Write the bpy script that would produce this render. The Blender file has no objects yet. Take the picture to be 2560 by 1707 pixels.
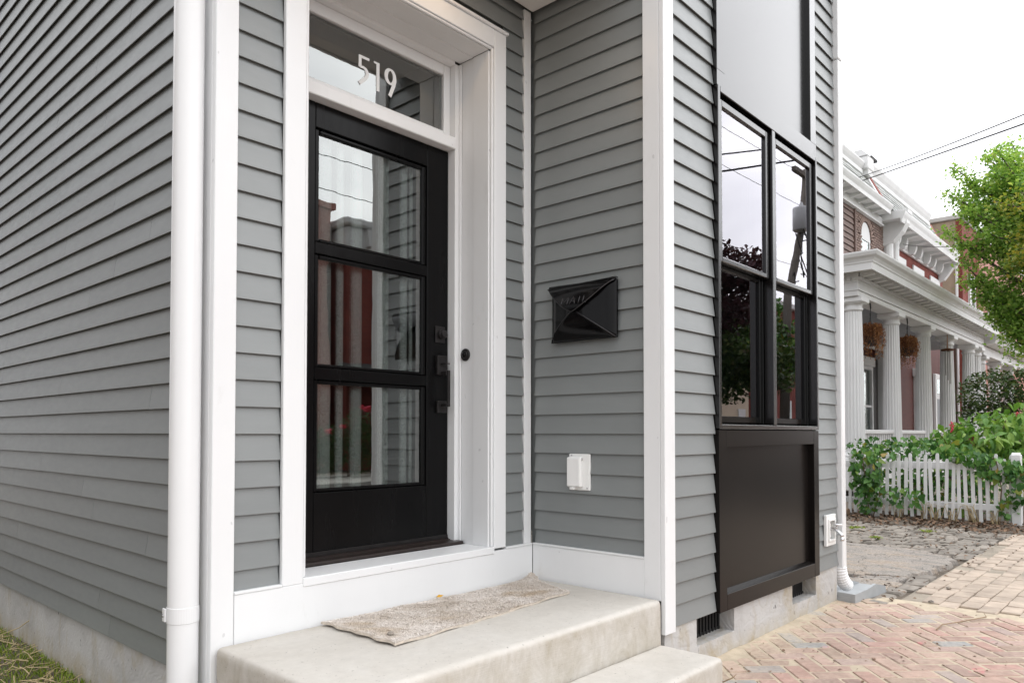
import bpy, math, random
import numpy as np
from mathutils import Vector, Matrix

random.seed(7)
RNG = np.random.default_rng(7)
scene = bpy.context.scene
COL = scene.collection
PI = math.pi

# ------------------------------------------------------------------ camera
CAM_P = (-1.2478, -2.6057, 1.3090)
CAM_R = ((0.669988, -0.742372, 0.000456), (-0.018013, -0.015642, 0.999715), (0.742153, 0.669806, 0.023852))
F_PX, PX, PY = 1851.16, 1280 + 12.27, 853.5 + 185.11          # focal length / principal point at 2560 x 1707
cam_data = bpy.data.cameras.new("camera")
cam = bpy.data.objects.new("camera", cam_data)
COL.objects.link(cam)
cam_data.sensor_width = 36.0
cam_data.lens = F_PX * 36.0 / 2560
cam_data.shift_x = -12.27 / 2560
cam_data.shift_y = 185.11 / 2560
cam_data.clip_start = 0.05
cam_data.clip_end = 900
r, u, f = (Vector(v) for v in CAM_R)
f = f.normalized(); r = (r - f * r.dot(f)).normalized(); u = r.cross(f)
m = Matrix((r, u, -f)).transposed().to_4x4()
m.translation = Vector(CAM_P)
cam.matrix_world = m
scene.camera = cam


def project(x, y, z):
    d = Vector((x, y, z)) - Vector(CAM_P)
    q = (d.dot(r), d.dot(u), d.dot(f))
    if q[2] < 0.05:
        return None
    return PX + F_PX * q[0] / q[2], PY - F_PX * q[1] / q[2], q[2]


def in_view(x, y, z, mar=60):
    q = project(x, y, z)
    return q is not None and -mar < q[0] < 2560 + mar and -mar < q[1] < 1707 + mar


# ------------------------------------------------------------------ world, sun, exposure
SUN_EL, SUN_AZ = math.radians(45), math.radians(-48)      # azimuth from +x towards +y
world = bpy.data.worlds.new("World")
scene.world = world
world.use_nodes = True
wn, wl = world.node_tree.nodes, world.node_tree.links
wn.clear()
wo = wn.new("ShaderNodeOutputWorld")
wb = wn.new("ShaderNodeBackground")
wb.inputs["Strength"].default_value = 0.12
sky = wn.new("ShaderNodeTexSky")
sky.sky_type = 'NISHITA'
sky.sun_disc = False
sky.sun_elevation = SUN_EL
sky.sun_rotation = math.radians(90) - SUN_AZ
tc = wn.new("ShaderNodeTexCoord")
sep = wn.new("ShaderNodeSeparateXYZ")
wl.new(tc.outputs["Generated"], sep.inputs[0])
mp = wn.new("ShaderNodeMapping"); mp.inputs["Scale"].default_value = (1.6, 1.6, 4.0); mp.inputs["Location"].default_value = (3.1, 1.7, .4)
wl.new(tc.outputs["Generated"], mp.inputs[0])
nz = wn.new("ShaderNodeTexNoise"); nz.inputs["Scale"].default_value = 1.7; nz.inputs["Detail"].default_value = 5
nz.inputs["Distortion"].default_value = 0.4
wl.new(mp.outputs[0], nz.inputs["Vector"])
cr = wn.new("ShaderNodeValToRGB")
cr.color_ramp.elements[0].position = 0.3; cr.color_ramp.elements[0].color = (0.60, 0.61, 0.645, 1)
cr.color_ramp.elements[1].position = 0.7; cr.color_ramp.elements[1].color = (1, 1, 1, 1)
wl.new(nz.outputs["Fac"], cr.inputs[0])
ma = wn.new("ShaderNodeMath"); ma.operation = 'MULTIPLY_ADD'; ma.use_clamp = False
ma.inputs[1].default_value = 6.0; ma.inputs[2].default_value = 12.0          # overcast sky: brighter overhead
wl.new(sep.outputs["Z"], ma.inputs[0])
vm = wn.new("ShaderNodeVectorMath"); vm.operation = 'SCALE'
sdir = wn.new("ShaderNodeVectorMath"); sdir.operation = 'DOT_PRODUCT'
sdir.inputs[1].default_value = (math.cos(SUN_EL) * math.cos(SUN_AZ), math.cos(SUN_EL) * math.sin(SUN_AZ), math.sin(SUN_EL))
wl.new(tc.outputs["Generated"], sdir.inputs[0])
mr = wn.new("ShaderNodeMapRange"); mr.interpolation_type = 'SMOOTHSTEP'      # cloud is brighter towards the hidden sun
mr.inputs["From Min"].default_value = -.1; mr.inputs["From Max"].default_value = 1.0
mr.inputs["To Min"].default_value = 0.0; mr.inputs["To Max"].default_value = 13.0
wl.new(sdir.outputs["Value"], mr.inputs["Value"])
mg = wn.new("ShaderNodeMath"); mg.operation = 'ADD'
wl.new(ma.outputs[0], mg.inputs[0]); wl.new(mr.outputs[0], mg.inputs[1])
wl.new(cr.outputs["Color"], vm.inputs[0]); wl.new(mg.outputs[0], vm.inputs["Scale"])
mx = wn.new("ShaderNodeMix"); mx.data_type = 'RGBA'; mx.inputs["Factor"].default_value = 0.93
wl.new(sky.outputs[0], mx.inputs["A"]); wl.new(vm.outputs[0], mx.inputs["B"])
wl.new(mx.outputs["Result"], wb.inputs["Color"])
wl.new(wb.outputs[0], wo.inputs["Surface"])

sun_d = bpy.data.lights.new("sun", 'SUN')
sun_d.energy = 0.9
sun_d.angle = math.radians(110)
sun_d.color = (1.0, 0.985, 0.965)
sun = bpy.data.objects.new("sun", sun_d)
COL.objects.link(sun)
sd = Vector((math.cos(SUN_EL) * math.cos(SUN_AZ), math.cos(SUN_EL) * math.sin(SUN_AZ), math.sin(SUN_EL)))
sun.rotation_euler = sd.to_track_quat('Z', 'Y').to_euler()
sun.location = (0, -6, 12)

vs = scene.view_settings
vs.view_transform = 'Standard'
vs.look = 'None'
vs.exposure = 0.0
vs.gamma = 1.0
vs.use_curve_mapping = False
scene.cycles.max_bounces = 8
scene.cycles.transparent_max_bounces = 16
scene.cycles.caustics_reflective = False
scene.cycles.caustics_refractive = False


# ------------------------------------------------------------------ mesh helpers
def mesh_of(name, verts, faces, mats, mi=None, smooth=False):
    me = bpy.data.meshes.new(name)
    me.from_pydata([tuple(v) for v in verts], [], [tuple(q) for q in faces])
    for mt in (mats if isinstance(mats, (list, tuple)) else [mats]):
        me.materials.append(mt)
    if mi is not None:
        me.polygons.foreach_set("material_index", mi)
    if smooth:
        me.polygons.foreach_set("use_smooth", [True] * len(me.polygons))
    me.update()
    return me


def link(name, me, parent=None, loc=None, rot=None, **props):
    o = bpy.data.objects.new(name, me)
    COL.objects.link(o)
    if parent is not None:
        o.parent = parent
    if loc is not None:
        o.location = loc
    if rot is not None:
        o.rotation_euler = rot
    for k, v in props.items():
        o[k] = v
    return o


def thing(name, label, category, loc=(0, 0, 0), group=None, rot=None):
    o = link(name, None, None, loc, rot, label=label, category=category)
    o.empty_display_size = 0.2
    if group:
        o["group"] = group
    return o


class MB:
    """collects primitives; build() links them as one mesh object"""
    def __init__(self):
        self.v, self.f, self.m = [], [], []

    def add(self, vs_, fs_, mi=0):
        b = len(self.v)
        self.v += [tuple(p) for p in vs_]
        self.f += [tuple(i + b for i in q) for q in fs_]
        self.m += [mi] * len(fs_)
        return self

    def box(self, x0, x1, y0, y1, z0, z1, mi=0, bev=0.0):
        vs_, fs_ = cbox(x0, x1, y0, y1, z0, z1, bev)
        return self.add(vs_, fs_, mi)

    def prism(self, poly, axis, a, b, mi=0):
        """poly: list of 2-d points, extruded along axis from a to b"""
        n = len(poly)
        def p3(q, t):
            return {'x': (t, q[0], q[1]), 'y': (q[0], t, q[1]), 'z': (q[0], q[1], t)}[axis]
        vs_ = [p3(q, a) for q in poly] + [p3(q, b) for q in poly]
        fs_ = [tuple(range(n)), tuple(range(2 * n - 1, n - 1, -1))]
        fs_ += [(i, i + n, (i + 1) % n + n, (i + 1) % n) for i in range(n)]
        return self.add(vs_, fs_, mi)

    def tube(self, pts, rad, n=8, mi=0, cap=True, squash=1.0):
        pts = [Vector(p) for p in pts]
        rads = rad if isinstance(rad, (list, tuple)) else [rad] * len(pts)
        rings = []
        up = Vector((0.013, 0.021, 1))
        for i, p in enumerate(pts):
            t = (pts[min(i + 1, len(pts) - 1)] - pts[max(i - 1, 0)]).normalized()
            a = t.cross(up)
            if a.length < 0.05:
                a = t.cross(Vector((1, 0, 0)))
            a.normalize(); c = t.cross(a)
            rings.append([p + (a * math.cos(2 * PI * k / n) + c * squash * math.sin(2 * PI * k / n)) * rads[i] for k in range(n)])
        vs_ = [q for rg in rings for q in rg]
        fs_ = [(i * n + k, i * n + (k + 1) % n, (i + 1) * n + (k + 1) % n, (i + 1) * n + k)
               for i in range(len(pts) - 1) for k in range(n)]
        if cap:
            fs_ += [tuple(range(n - 1, -1, -1)), tuple(range((len(pts) - 1) * n, len(pts) * n))]
        return self.add(vs_, fs_, mi)

    def lathe(self, prof, c=(0, 0, 0), n=16, mi=0, axis='z', cap=True):
        vs_ = []
        for rr, h in prof:
            for k in range(n):
                a = 2 * PI * k / n
                p = (rr * math.cos(a), rr * math.sin(a), h)
                if axis == 'y':
                    p = (p[0], -h, p[1])
                if axis == 'x':
                    p = (-h, p[1], p[0])
                vs_.append((c[0] + p[0], c[1] + p[1], c[2] + p[2]))
        fs_ = [(i * n + k, i * n + (k + 1) % n, (i + 1) * n + (k + 1) % n, (i + 1) * n + k)
               for i in range(len(prof) - 1) for k in range(n)]
        if cap:
            fs_ += [tuple(range(n - 1, -1, -1)), tuple(range((len(prof) - 1) * n, len(prof) * n))]
        return self.add(vs_, fs_, mi)

    def build(self, name, mats, parent=None, smooth=False, loc=None, rot=None, **props):
        me = mesh_of(name, self.v, self.f, mats, self.m, smooth)
        return link(name, me, parent, loc, rot, **props)


def cbox(x0, x1, y0, y1, z0, z1, b=0.0):
    if b <= 0:
        vs_ = [(x0, y0, z0), (x1, y0, z0), (x1, y1, z0), (x0, y1, z0), (x0, y0, z1), (x1, y0, z1), (x1, y1, z1), (x0, y1, z1)]
        return vs_, [(0, 3, 2, 1), (4, 5, 6, 7), (0, 1, 5, 4), (1, 2, 6, 5), (2, 3, 7, 6), (3, 0, 4, 7)]
    b = min(b, (x1 - x0) * .45, (y1 - y0) * .45, (z1 - z0) * .45)
    vs_, idx = [], {}
    for sx in (0, 1):
        for sy in (0, 1):
            for sz in (0, 1):
                X, Y, Z = (x0, x1)[sx], (y0, y1)[sy], (z0, z1)[sz]
                bx, by, bz = (b, -b)[sx], (b, -b)[sy], (b, -b)[sz]
                for ax, p in (('x', (X, Y + by, Z + bz)), ('y', (X + bx, Y, Z + bz)), ('z', (X + bx, Y + by, Z))):
                    idx[(sx, sy, sz, ax)] = len(vs_); vs_.append(p)
    I = lambda a, b_, c, ax: idx[(a, b_, c, ax)]
    fs_ = []
    fs_.append([I(0, 0, 0, 'x'), I(0, 0, 1, 'x'), I(0, 1, 1, 'x'), I(0, 1, 0, 'x')])
    fs_.append([I(1, 0, 0, 'x'), I(1, 1, 0, 'x'), I(1, 1, 1, 'x'), I(1, 0, 1, 'x')])
    fs_.append([I(0, 0, 0, 'y'), I(1, 0, 0, 'y'), I(1, 0, 1, 'y'), I(0, 0, 1, 'y')])
    fs_.append([I(0, 1, 0, 'y'), I(0, 1, 1, 'y'), I(1, 1, 1, 'y'), I(1, 1, 0, 'y')])
    fs_.append([I(0, 0, 0, 'z'), I(0, 1, 0, 'z'), I(1, 1, 0, 'z'), I(1, 0, 0, 'z')])
    fs_.append([I(0, 0, 1, 'z'), I(1, 0, 1, 'z'), I(1, 1, 1, 'z'), I(0, 1, 1, 'z')])
    for s in (0, 1):
        for t in (0, 1):
            q = [I(s, t, 0, 'x'), I(s, t, 1, 'x'), I(s, t, 1, 'y'), I(s, t, 0, 'y')]
            fs_.append(q if (s ^ t) else q[::-1])
            q = [I(s, 0, t, 'x'), I(s, 0, t, 'z'), I(s, 1, t, 'z'), I(s, 1, t, 'x')]
            fs_.append(q if not (s ^ t) else q[::-1])
            q = [I(0, s, t, 'y'), I(1, s, t, 'y'), I(1, s, t, 'z'), I(0, s, t, 'z')]
            fs_.append(q if not (s ^ t) else q[::-1])
    for s in (0, 1):
        for t in (0, 1):
            for w in (0, 1):
                q = [I(s, t, w, 'x'), I(s, t, w, 'y'), I(s, t, w, 'z')]
                fs_.append(q if (s + t + w) % 2 == 0 else q[::-1])
    return vs_, fs_


def board(name, parent, x0, x1, y0, y1, z0, z1, mt, bev=0.002, **props):
    return MB().box(x0, x1, y0, y1, z0, z1, bev=bev).build(name, mt, parent, **props)


def ribbon(mb, pts, widths, y0, y1, closed=False, mi=0):
    """flat stroke in the x-z plane with thickness y0..y1"""
    n = len(pts)
    L, R = [], []
    for i in range(n):
        a = pts[(i - 1) % n] if (closed or i > 0) else pts[i]
        b = pts[(i + 1) % n] if (closed or i < n - 1) else pts[i]
        t = Vector((b[0] - a[0], b[1] - a[1])).normalized()
        w = (widths[i] if isinstance(widths, (list, tuple)) else widths) / 2
        L.append((pts[i][0] - t.y * w, pts[i][1] + t.x * w)); R.append((pts[i][0] + t.y * w, pts[i][1] - t.x * w))
    vs_ = [(p[0], y0, p[1]) for p in L] + [(p[0], y0, p[1]) for p in R] + [(p[0], y1, p[1]) for p in L] + [(p[0], y1, p[1]) for p in R]
    fs_ = []
    for i in range(n if closed else n - 1):
        j = (i + 1) % n
        fs_ += [(i, j, n + j, n + i), (2 * n + i, 3 * n + i, 3 * n + j, 2 * n + j), (i, 2 * n + i, 2 * n + j, j), (n + i, n + j, 3 * n + j, 3 * n + i)]
    if not closed:
        fs_ += [(0, n, 3 * n, 2 * n), (n - 1, 3 * n - 1, 4 * n - 1, 2 * n - 1)]
    mb.add(vs_, fs_, mi)


def np_mesh(name, V, Fq, mt):
    """fast mesh from numpy arrays; Fq = (n,k) equal-sized faces"""
    me = bpy.data.meshes.new(name)
    n, k = Fq.shape
    me.vertices.add(len(V)); me.vertices.foreach_set("co", V.astype(np.float32).ravel())
    me.loops.add(n * k); me.loops.foreach_set("vertex_index", Fq.astype(np.int32).ravel())
    me.polygons.add(n)
    me.polygons.foreach_set("loop_start", np.arange(0, n * k, k, dtype=np.int32))
    for mm in (mt if isinstance(mt, (list, tuple)) else [mt]):
        me.materials.append(mm)
    me.update(calc_edges=True)
    return me


def leaf_mesh(name, P, size, mt, flat=0.5, aspect=0.62, seed=0, jitter=0.35, droop=None):
    """diamond leaves (2 bent halves) at points P (n,3)"""
    rg = np.random.default_rng(seed)
    n = len(P)
    nrm = rg.normal(size=(n, 3)); nrm[:, 2] = np.abs(nrm[:, 2]) + flat
    nrm /= np.linalg.norm(nrm, axis=1)[:, None]
    t = rg.normal(size=(n, 3))
    if droop is not None:
        t[:, 2] -= droop
    t -= nrm * (t * nrm).sum(1)[:, None]; t /= np.linalg.norm(t, axis=1)[:, None]
    b = np.cross(nrm, t)
    s = size * (1 + jitter * rg.uniform(-1, 1, n))[:, None]
    base = P - t * s * .5
    tip = P + t * s * .5 - nrm * s * .10
    l = P - t * s * .08 + b * s * aspect * .5 + nrm * s * .10
    rr = P - t * s * .08 - b * s * aspect * .5 + nrm * s * .10
    V = np.stack([base, rr, tip, l], 1).reshape(-1, 3)
    i = np.arange(n)[:, None] * 4
    Fq = np.concatenate([i + np.array([[0, 1, 2]]), i + np.array([[0, 2, 3]])], 1).reshape(-1, 3)
    return np_mesh(name, V, Fq, mt)


# ------------------------------------------------------------------ material helpers
def new_mat(name):
    mt = bpy.data.materials.new(name)
    mt.use_nodes = True
    nt = mt.node_tree
    nt.nodes.clear()
    out = nt.nodes.new("ShaderNodeOutputMaterial")
    return mt, nt, out


def N(nt, kind, **kw):
    nd = nt.nodes.new(kind)
    for k, v in kw.items():
        if k in nd.inputs.keys():
            nd.inputs[k].default_value = v
        else:
            setattr(nd, k, v)
    return nd


def noise(nt, vec, scale, detail=4, rough=.55, dist=0.0):
    nd = N(nt, "ShaderNodeTexNoise", Scale=scale, Detail=detail, Roughness=rough, Distortion=dist)
    nt.links.new(vec, nd.inputs["Vector"])
    return nd.outputs["Fac"]


def ramp(nt, fac, stops):
    nd = nt.nodes.new("ShaderNodeValToRGB")
    el = nd.color_ramp.elements
    while len(el) < len(stops):
        el.new(0.5)
    for e, (p, c) in zip(el, stops):
        e.position = p
        e.color = (c, c, c, 1) if isinstance(c, (int, float)) else (*c, 1)
    nt.links.new(fac, nd.inputs[0])
    return nd.outputs["Color"]


def mixc(nt, fac, a, b, mode='MIX'):
    nd = N(nt, "ShaderNodeMix", data_type='RGBA', blend_type=mode)
    for s, v in (("Factor", fac), ("A", a), ("B", b)):
        if isinstance(v, (int, float)):
            nd.inputs[s].default_value = v if s == "Factor" else (v, v, v, 1)
        elif isinstance(v, tuple):
            nd.inputs[s].default_value = (*v, 1)
        else:
            nt.links.new(v, nd.inputs[s])
    return nd.outputs["Result"]


def world_pos(nt, stretch=(1, 1, 1), obj=False):
    if obj:
        src = nt.nodes.new("ShaderNodeTexCoord").outputs["Object"]
    else:
        src = nt.nodes.new("ShaderNodeNewGeometry").outputs["Position"]
    mpn = nt.nodes.new("ShaderNodeMapping")
    mpn.inputs["Scale"].default_value = stretch
    nt.links.new(src, mpn.inputs[0])
    return mpn.outputs[0]


def rand01(nt):
    """object random + island random, so copies and joined pieces both vary"""
    a = nt.nodes.new("ShaderNodeObjectInfo").outputs["Random"]
    b = nt.nodes.new("ShaderNodeNewGeometry").outputs["Random Per Island"]
    s = N(nt, "ShaderNodeMath", operation='ADD'); nt.links.new(a, s.inputs[0]); nt.links.new(b, s.inputs[1])
    fr = N(nt, "ShaderNodeMath", operation='FRACT'); nt.links.new(s.outputs[0], fr.inputs[0])
    return fr.outputs[0]


def principled(nt, out, color, rough=.5, ior=1.5, metallic=0.0, bump=None, bstr=.2, bdist=.01, coat=0.0):
    p = N(nt, "ShaderNodeBsdfPrincipled", Metallic=metallic, IOR=ior)
    for s, v in (("Base Color", color), ("Roughness", rough)):
        if isinstance(v, (int, float)):
            p.inputs[s].default_value = v if s == "Roughness" else (v, v, v, 1)
        elif isinstance(v, tuple):
            p.inputs[s].default_value = (*v, 1)
        else:
            nt.links.new(v, p.inputs[s])
    if coat:
        p.inputs["Coat Weight"].default_value = coat
    if bump is not None:
        b = N(nt, "ShaderNodeBump", Strength=bstr, Distance=bdist)
        nt.links.new(bump, b.inputs["Height"]); nt.links.new(b.outputs[0], p.inputs["Normal"])
    nt.links.new(p.outputs[0], out.inputs["Surface"])
    return p


def simple(name, col, rough=.5, var=.08, scale=6, stretch=(1, 1, 1), bump=.0, bscale=60, ior=1.5, metallic=0.0, rnd=0.0, bdist=.004, rvar=0.0, coat=0.0):
    mt, nt, out = new_mat(name)
    pos = world_pos(nt, stretch)
    fac = noise(nt, pos, scale, 5)
    c = ramp(nt, fac, [(.25, tuple(min(1, k * (1 - var)) for k in col)), (.75, tuple(min(1, k * (1 + var)) for k in col))])
    if rnd:
        rv = ramp(nt, rand01(nt), [(0, 1 - rnd), (1, 1 + rnd * .6)])
        c = mixc(nt, 1.0, c, rv, 'MULTIPLY')
    rg = rough
    if rvar:
        rg = ramp(nt, noise(nt, pos, scale * 2.3, 4), [(.3, max(0, rough - rvar)), (.7, min(1, rough + rvar))])
    bp = noise(nt, pos, bscale, 3) if bump else None
    pn = principled(nt, out, c, rg, ior, metallic, bp, bump, bdist, coat)
    pn.inputs["Coat Roughness"].default_value = .20
    return mt


M = {}
# our house
def siding_mat():
    mt, nt, out = new_mat("gray_siding_paint")
    pos = world_pos(nt)
    c = ramp(nt, noise(nt, world_pos(nt, (1, 1, 6)), 2.6, 6, .6, .3), [(.25, (.184, .197, .197)), (.75, (.204, .217, .216))])
    sm = noise(nt, world_pos(nt, (9, 9, 2.2)), 2.0, 5, .65, .8)
    c = mixc(nt, ramp(nt, sm, [(.62, 0.0), (.85, .10)]), c, (.28, .29, .287))
    rv = ramp(nt, rand01(nt), [(0, .95), (1, 1.05)])
    c = mixc(nt, 1.0, c, rv, 'MULTIPLY')
    rg = ramp(nt, noise(nt, world_pos(nt, (1, 1, 3)), 14, 4), [(.3, .36), (.7, .43)])
    principled(nt, out, c, rg, 1.7, 0, noise(nt, world_pos(nt, (14, 14, 90)), 2, 4), .10, .003)
    return mt
M['siding'] = siding_mat()
M['white'] = simple("white_trim_paint", (.72, .72, .715), .38, .035, 3, (1, 1, .4), .04, 90, rnd=.02, rvar=.08)
def trim_mat():
    mt, nt, out = new_mat("white_trim_paint_brushed")
    pos = world_pos(nt)
    c = ramp(nt, noise(nt, world_pos(nt, (1, 1, .35)), 2.5, 5), [(.25, (.715, .722, .728)), (.75, (.762, .768, .772))])
    g = ramp(nt, noise(nt, world_pos(nt, (5, 5, 2)), 3.0, 6, .7), [(.60, 0.0), (.80, .30)])
    c = mixc(nt, g, c, (.52, .51, .48))
    sp = ramp(nt, noise(nt, world_pos(nt, (30, 30, 22)), 1.0, 1), [(.775, 1.0), (.79, .82)])
    c = mixc(nt, 1.0, c, sp, 'MULTIPLY')
    principled(nt, out, c, ramp(nt, noise(nt, pos, 7, 4), [(.3, .30), (.7, .48)]), 1.48, 0, noise(nt, world_pos(nt, (60, 60, 3)), 3, 3), .10, .002)
    return mt
M['white'] = trim_mat()
M['white_pipe'] = simple("white_pipe_enamel", (.74, .745, .75), .22, .02, 3, (1, 1, .3))
M['black'] = simple("black_gloss_paint", (.003, .0027, .0030), .13, .2, 12, ior=1.27)
M['black_glint'] = simple("glint_black_metal", (.06, .058, .06), .25, .3, 40, metallic=.8)  # lighter metal so mailbox rims and letters carry highlights in their colour
M['door_black'] = simple("black_door_paint", (.0035, .0034, .0036), .25, .3, 6, (1, 1, .12), .02, 40, 1.24, rvar=.04)
M['bronze'] = simple("dark_bronze_window_enamel", (.005, .0045, .0045), .22, .15, 3, ior=1.35, coat=1.0)
M['vinyl'] = simple("black_window_vinyl", (.004, .004, .004), .22, .15, 3, ior=1.28)
M['apron'] = simple("satin_bronze_apron_enamel", (.0075, .0060, .0054), .24, .2, 2.5, (1, 1, .5), ior=1.28)
M['threshold'] = simple("dark_brown_threshold", (.022, .015, .013), .35, .3, 30, (1, 4, 1), .1, 90)
M['hardware'] = simple("blackened_bronze", (.020, .018, .018), .33, .3, 30, metallic=.35, ior=1.4)
M['rubber'] = simple("black_gasket", (.01, .01, .01), .6)
M['chrome'] = simple("chrome", (.62, .62, .63), .16, .05, 20, metallic=1.0)
M['plastic'] = simple("white_plastic", (.80, .80, .785), .42, .02, 5)
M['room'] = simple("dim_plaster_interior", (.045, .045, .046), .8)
M['soffit'] = simple("white_soffit_board", (.78, .77, .75), .5, .03, 2)


def foundation_mat():
    mt, nt, out = new_mat("parged_foundation")
    pos = world_pos(nt)
    c = ramp(nt, noise(nt, pos, 3.2, 6, .6, .6), [(.25, (.36, .35, .335)), (.5, (.47, .46, .45)), (.75, (.52, .515, .50))])
    st = noise(nt, world_pos(nt, (2.2, 2.2, 1.2)), 2.4, 6, .65, 1.0)
    c = mixc(nt, ramp(nt, st, [(.52, 0.0), (.72, .75)]), c, (.36, .30, .20))
    sepn = nt.nodes.new("ShaderNodeSeparateXYZ"); nt.links.new(pos, sepn.inputs[0])
    low = ramp(nt, sepn.outputs["Z"], [(.12, 1.0), (.24, 0.0)])            # dirt splashed up from the ground
    lown = mixc(nt, 1.0, low, ramp(nt, noise(nt, pos, 9, 5), [(.3, 0.0), (.7, 1.0)]), 'MULTIPLY')
    c = mixc(nt, lown, c, (.34, .275, .17))
    wv = N(nt, "ShaderNodeTexWave", wave_type='RINGS', Scale=9.0, Distortion=9.0, Detail=3.0)
    wv.inputs["Detail Scale"].default_value = 1.4
    nt.links.new(world_pos(nt, (1, 1, 1.4)), wv.inputs["Vector"])
    h = mixc(nt, .5, wv.outputs["Fac"], noise(nt, pos, 60, 5))
    pits = ramp(nt, noise(nt, world_pos(nt, (22, 22, 12)), 1.6, 2), [(.70, 1.0), (.74, 0.35)])
    c = mixc(nt, 1.0, c, pits, 'MULTIPLY')
    principled(nt, out, c, .85, 1.4, 0, h, .35, .006)
    return mt
M['foundation'] = foundation_mat()


def slab_mat():
    mt, nt, out = new_mat("broom_finished_concrete")
    pos = world_pos(nt)
    c = ramp(nt, noise(nt, pos, 2.2, 8, .68, .4), [(.25, (.46, .43, .385)), (.5, (.515, .488, .445)), (.62, (.535, .51, .47)), (.8, (.56, .54, .505))])
    c = mixc(nt, 1.0, c, ramp(nt, noise(nt, pos, 22, 6, .75), [(.3, .93), (.7, 1.05)]), 'MULTIPLY')
    geo = nt.nodes.new("ShaderNodeNewGeometry")
    sn = nt.nodes.new("ShaderNodeSeparateXYZ"); nt.links.new(geo.outputs["Normal"], sn.inputs[0])
    sp = nt.nodes.new("ShaderNodeSeparateXYZ"); nt.links.new(pos, sp.inputs[0])
    vert = ramp(nt, sn.outputs["Z"], [(.1, 1.0), (.7, 0.0)])
    drip = ramp(nt, noise(nt, world_pos(nt, (3.0, 3.0, 1.8)), 2.4, 8, .78, .6), [(.40, 0.0), (.72, .75)])
    c = mixc(nt, mixc(nt, 1.0, vert, drip, 'MULTIPLY'), c, (.33, .285, .21))
    dirt = mixc(nt, 1.0, ramp(nt, N_map(nt, sp.outputs["Y"], -.10, .0), [(0, 0.0), (1, .7)]), ramp(nt, noise(nt, pos, 11, 6, .7), [(.35, 0.0), (.65, 1.0)]), 'MULTIPLY')
    c = mixc(nt, dirt, c, (.30, .265, .21))                      # dirt gathered along the skirting
    stain = ramp(nt, noise(nt, world_pos(nt, (1.4, 2.2, 1.4)), 3.1, 4, .6, 1.2), [(.62, 0.0), (.76, .16)])
    c = mixc(nt, stain, c, (.40, .375, .335))
    pit = ramp(nt, noise(nt, pos, 95, 2), [(.26, .45), (.31, 1.0)])
    c = mixc(nt, 1.0, c, pit, 'MULTIPLY')
    h = mixc(nt, .5, noise(nt, world_pos(nt, (3, 90, 40)), 4, 4), mixc(nt, .5, noise(nt, pos, 160, 5, .7), pit))
    principled(nt, out, c, .78, 1.42, 0, h, .45, .004)
    return mt


def N_map(nt, sock, a, b):
    nd = N(nt, "ShaderNodeMapRange")
    nd.inputs["From Min"].default_value = a; nd.inputs["From Max"].default_value = b
    nt.links.new(sock, nd.inputs["Value"])
    return nd.outputs["Result"]
M['slab'] = slab_mat()


def brick_mat():
    mt, nt, out = new_mat("old_paving_brick")
    pos = world_pos(nt)
    rn = rand01(nt)
    c = ramp(nt, rn, [(0, (.34, .228, .190)), (.16, (.43, .292, .240)), (.32, (.30, .208, .178)), (.48, (.45, .318, .264)),
                      (.62, (.29, .21, .165)), (.76, (.43, .255, .22)), (.92, (.36, .27, .24)), (.98, (.28, .285, .285))])
    c = mixc(nt, 1.0, c, ramp(nt, noise(nt, pos, 16, 6, .65), [(.25, .70), (.75, 1.22)]), 'MULTIPLY')
    dust = ramp(nt, noise(nt, pos, 3.0, 6, .62, .5), [(.36, 0.08), (.74, .66)])
    dust2 = ramp(nt, noise(nt, pos, 45, 4, .7), [(.35, .2), (.7, 1.0)])
    c = mixc(nt, mixc(nt, 1.0, dust, dust2, 'MULTIPLY'), c, (.60, .50, .40))
    sn = nt.nodes.new("ShaderNodeSeparateXYZ"); nt.links.new(pos, sn.inputs[0])
    near = ramp(nt, N_map(nt, sn.outputs["Y"], -1.12, -.82), [(0, 0.0), (1, .75)])          # swept sand lies against the wall
    c = mixc(nt, mixc(nt, 1.0, near, dust2, 'MULTIPLY'), c, (.60, .50, .37))
    pk = ramp(nt, noise(nt, world_pos(nt, (1.1, 2.6, 1)), 2.3, 3, .6), [(.66, 0.0), (.71, .75)])     # faded pink spray paint
    c = mixc(nt, mixc(nt, 1.0, pk, dust2, 'MULTIPLY'), c, (.62, .17, .20))
    principled(nt, out, c, .88, 1.4, 0, mixc(nt, .5, noise(nt, pos, 40, 6), noise(nt, pos, 170, 3)), .5, .006)
    return mt


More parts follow.
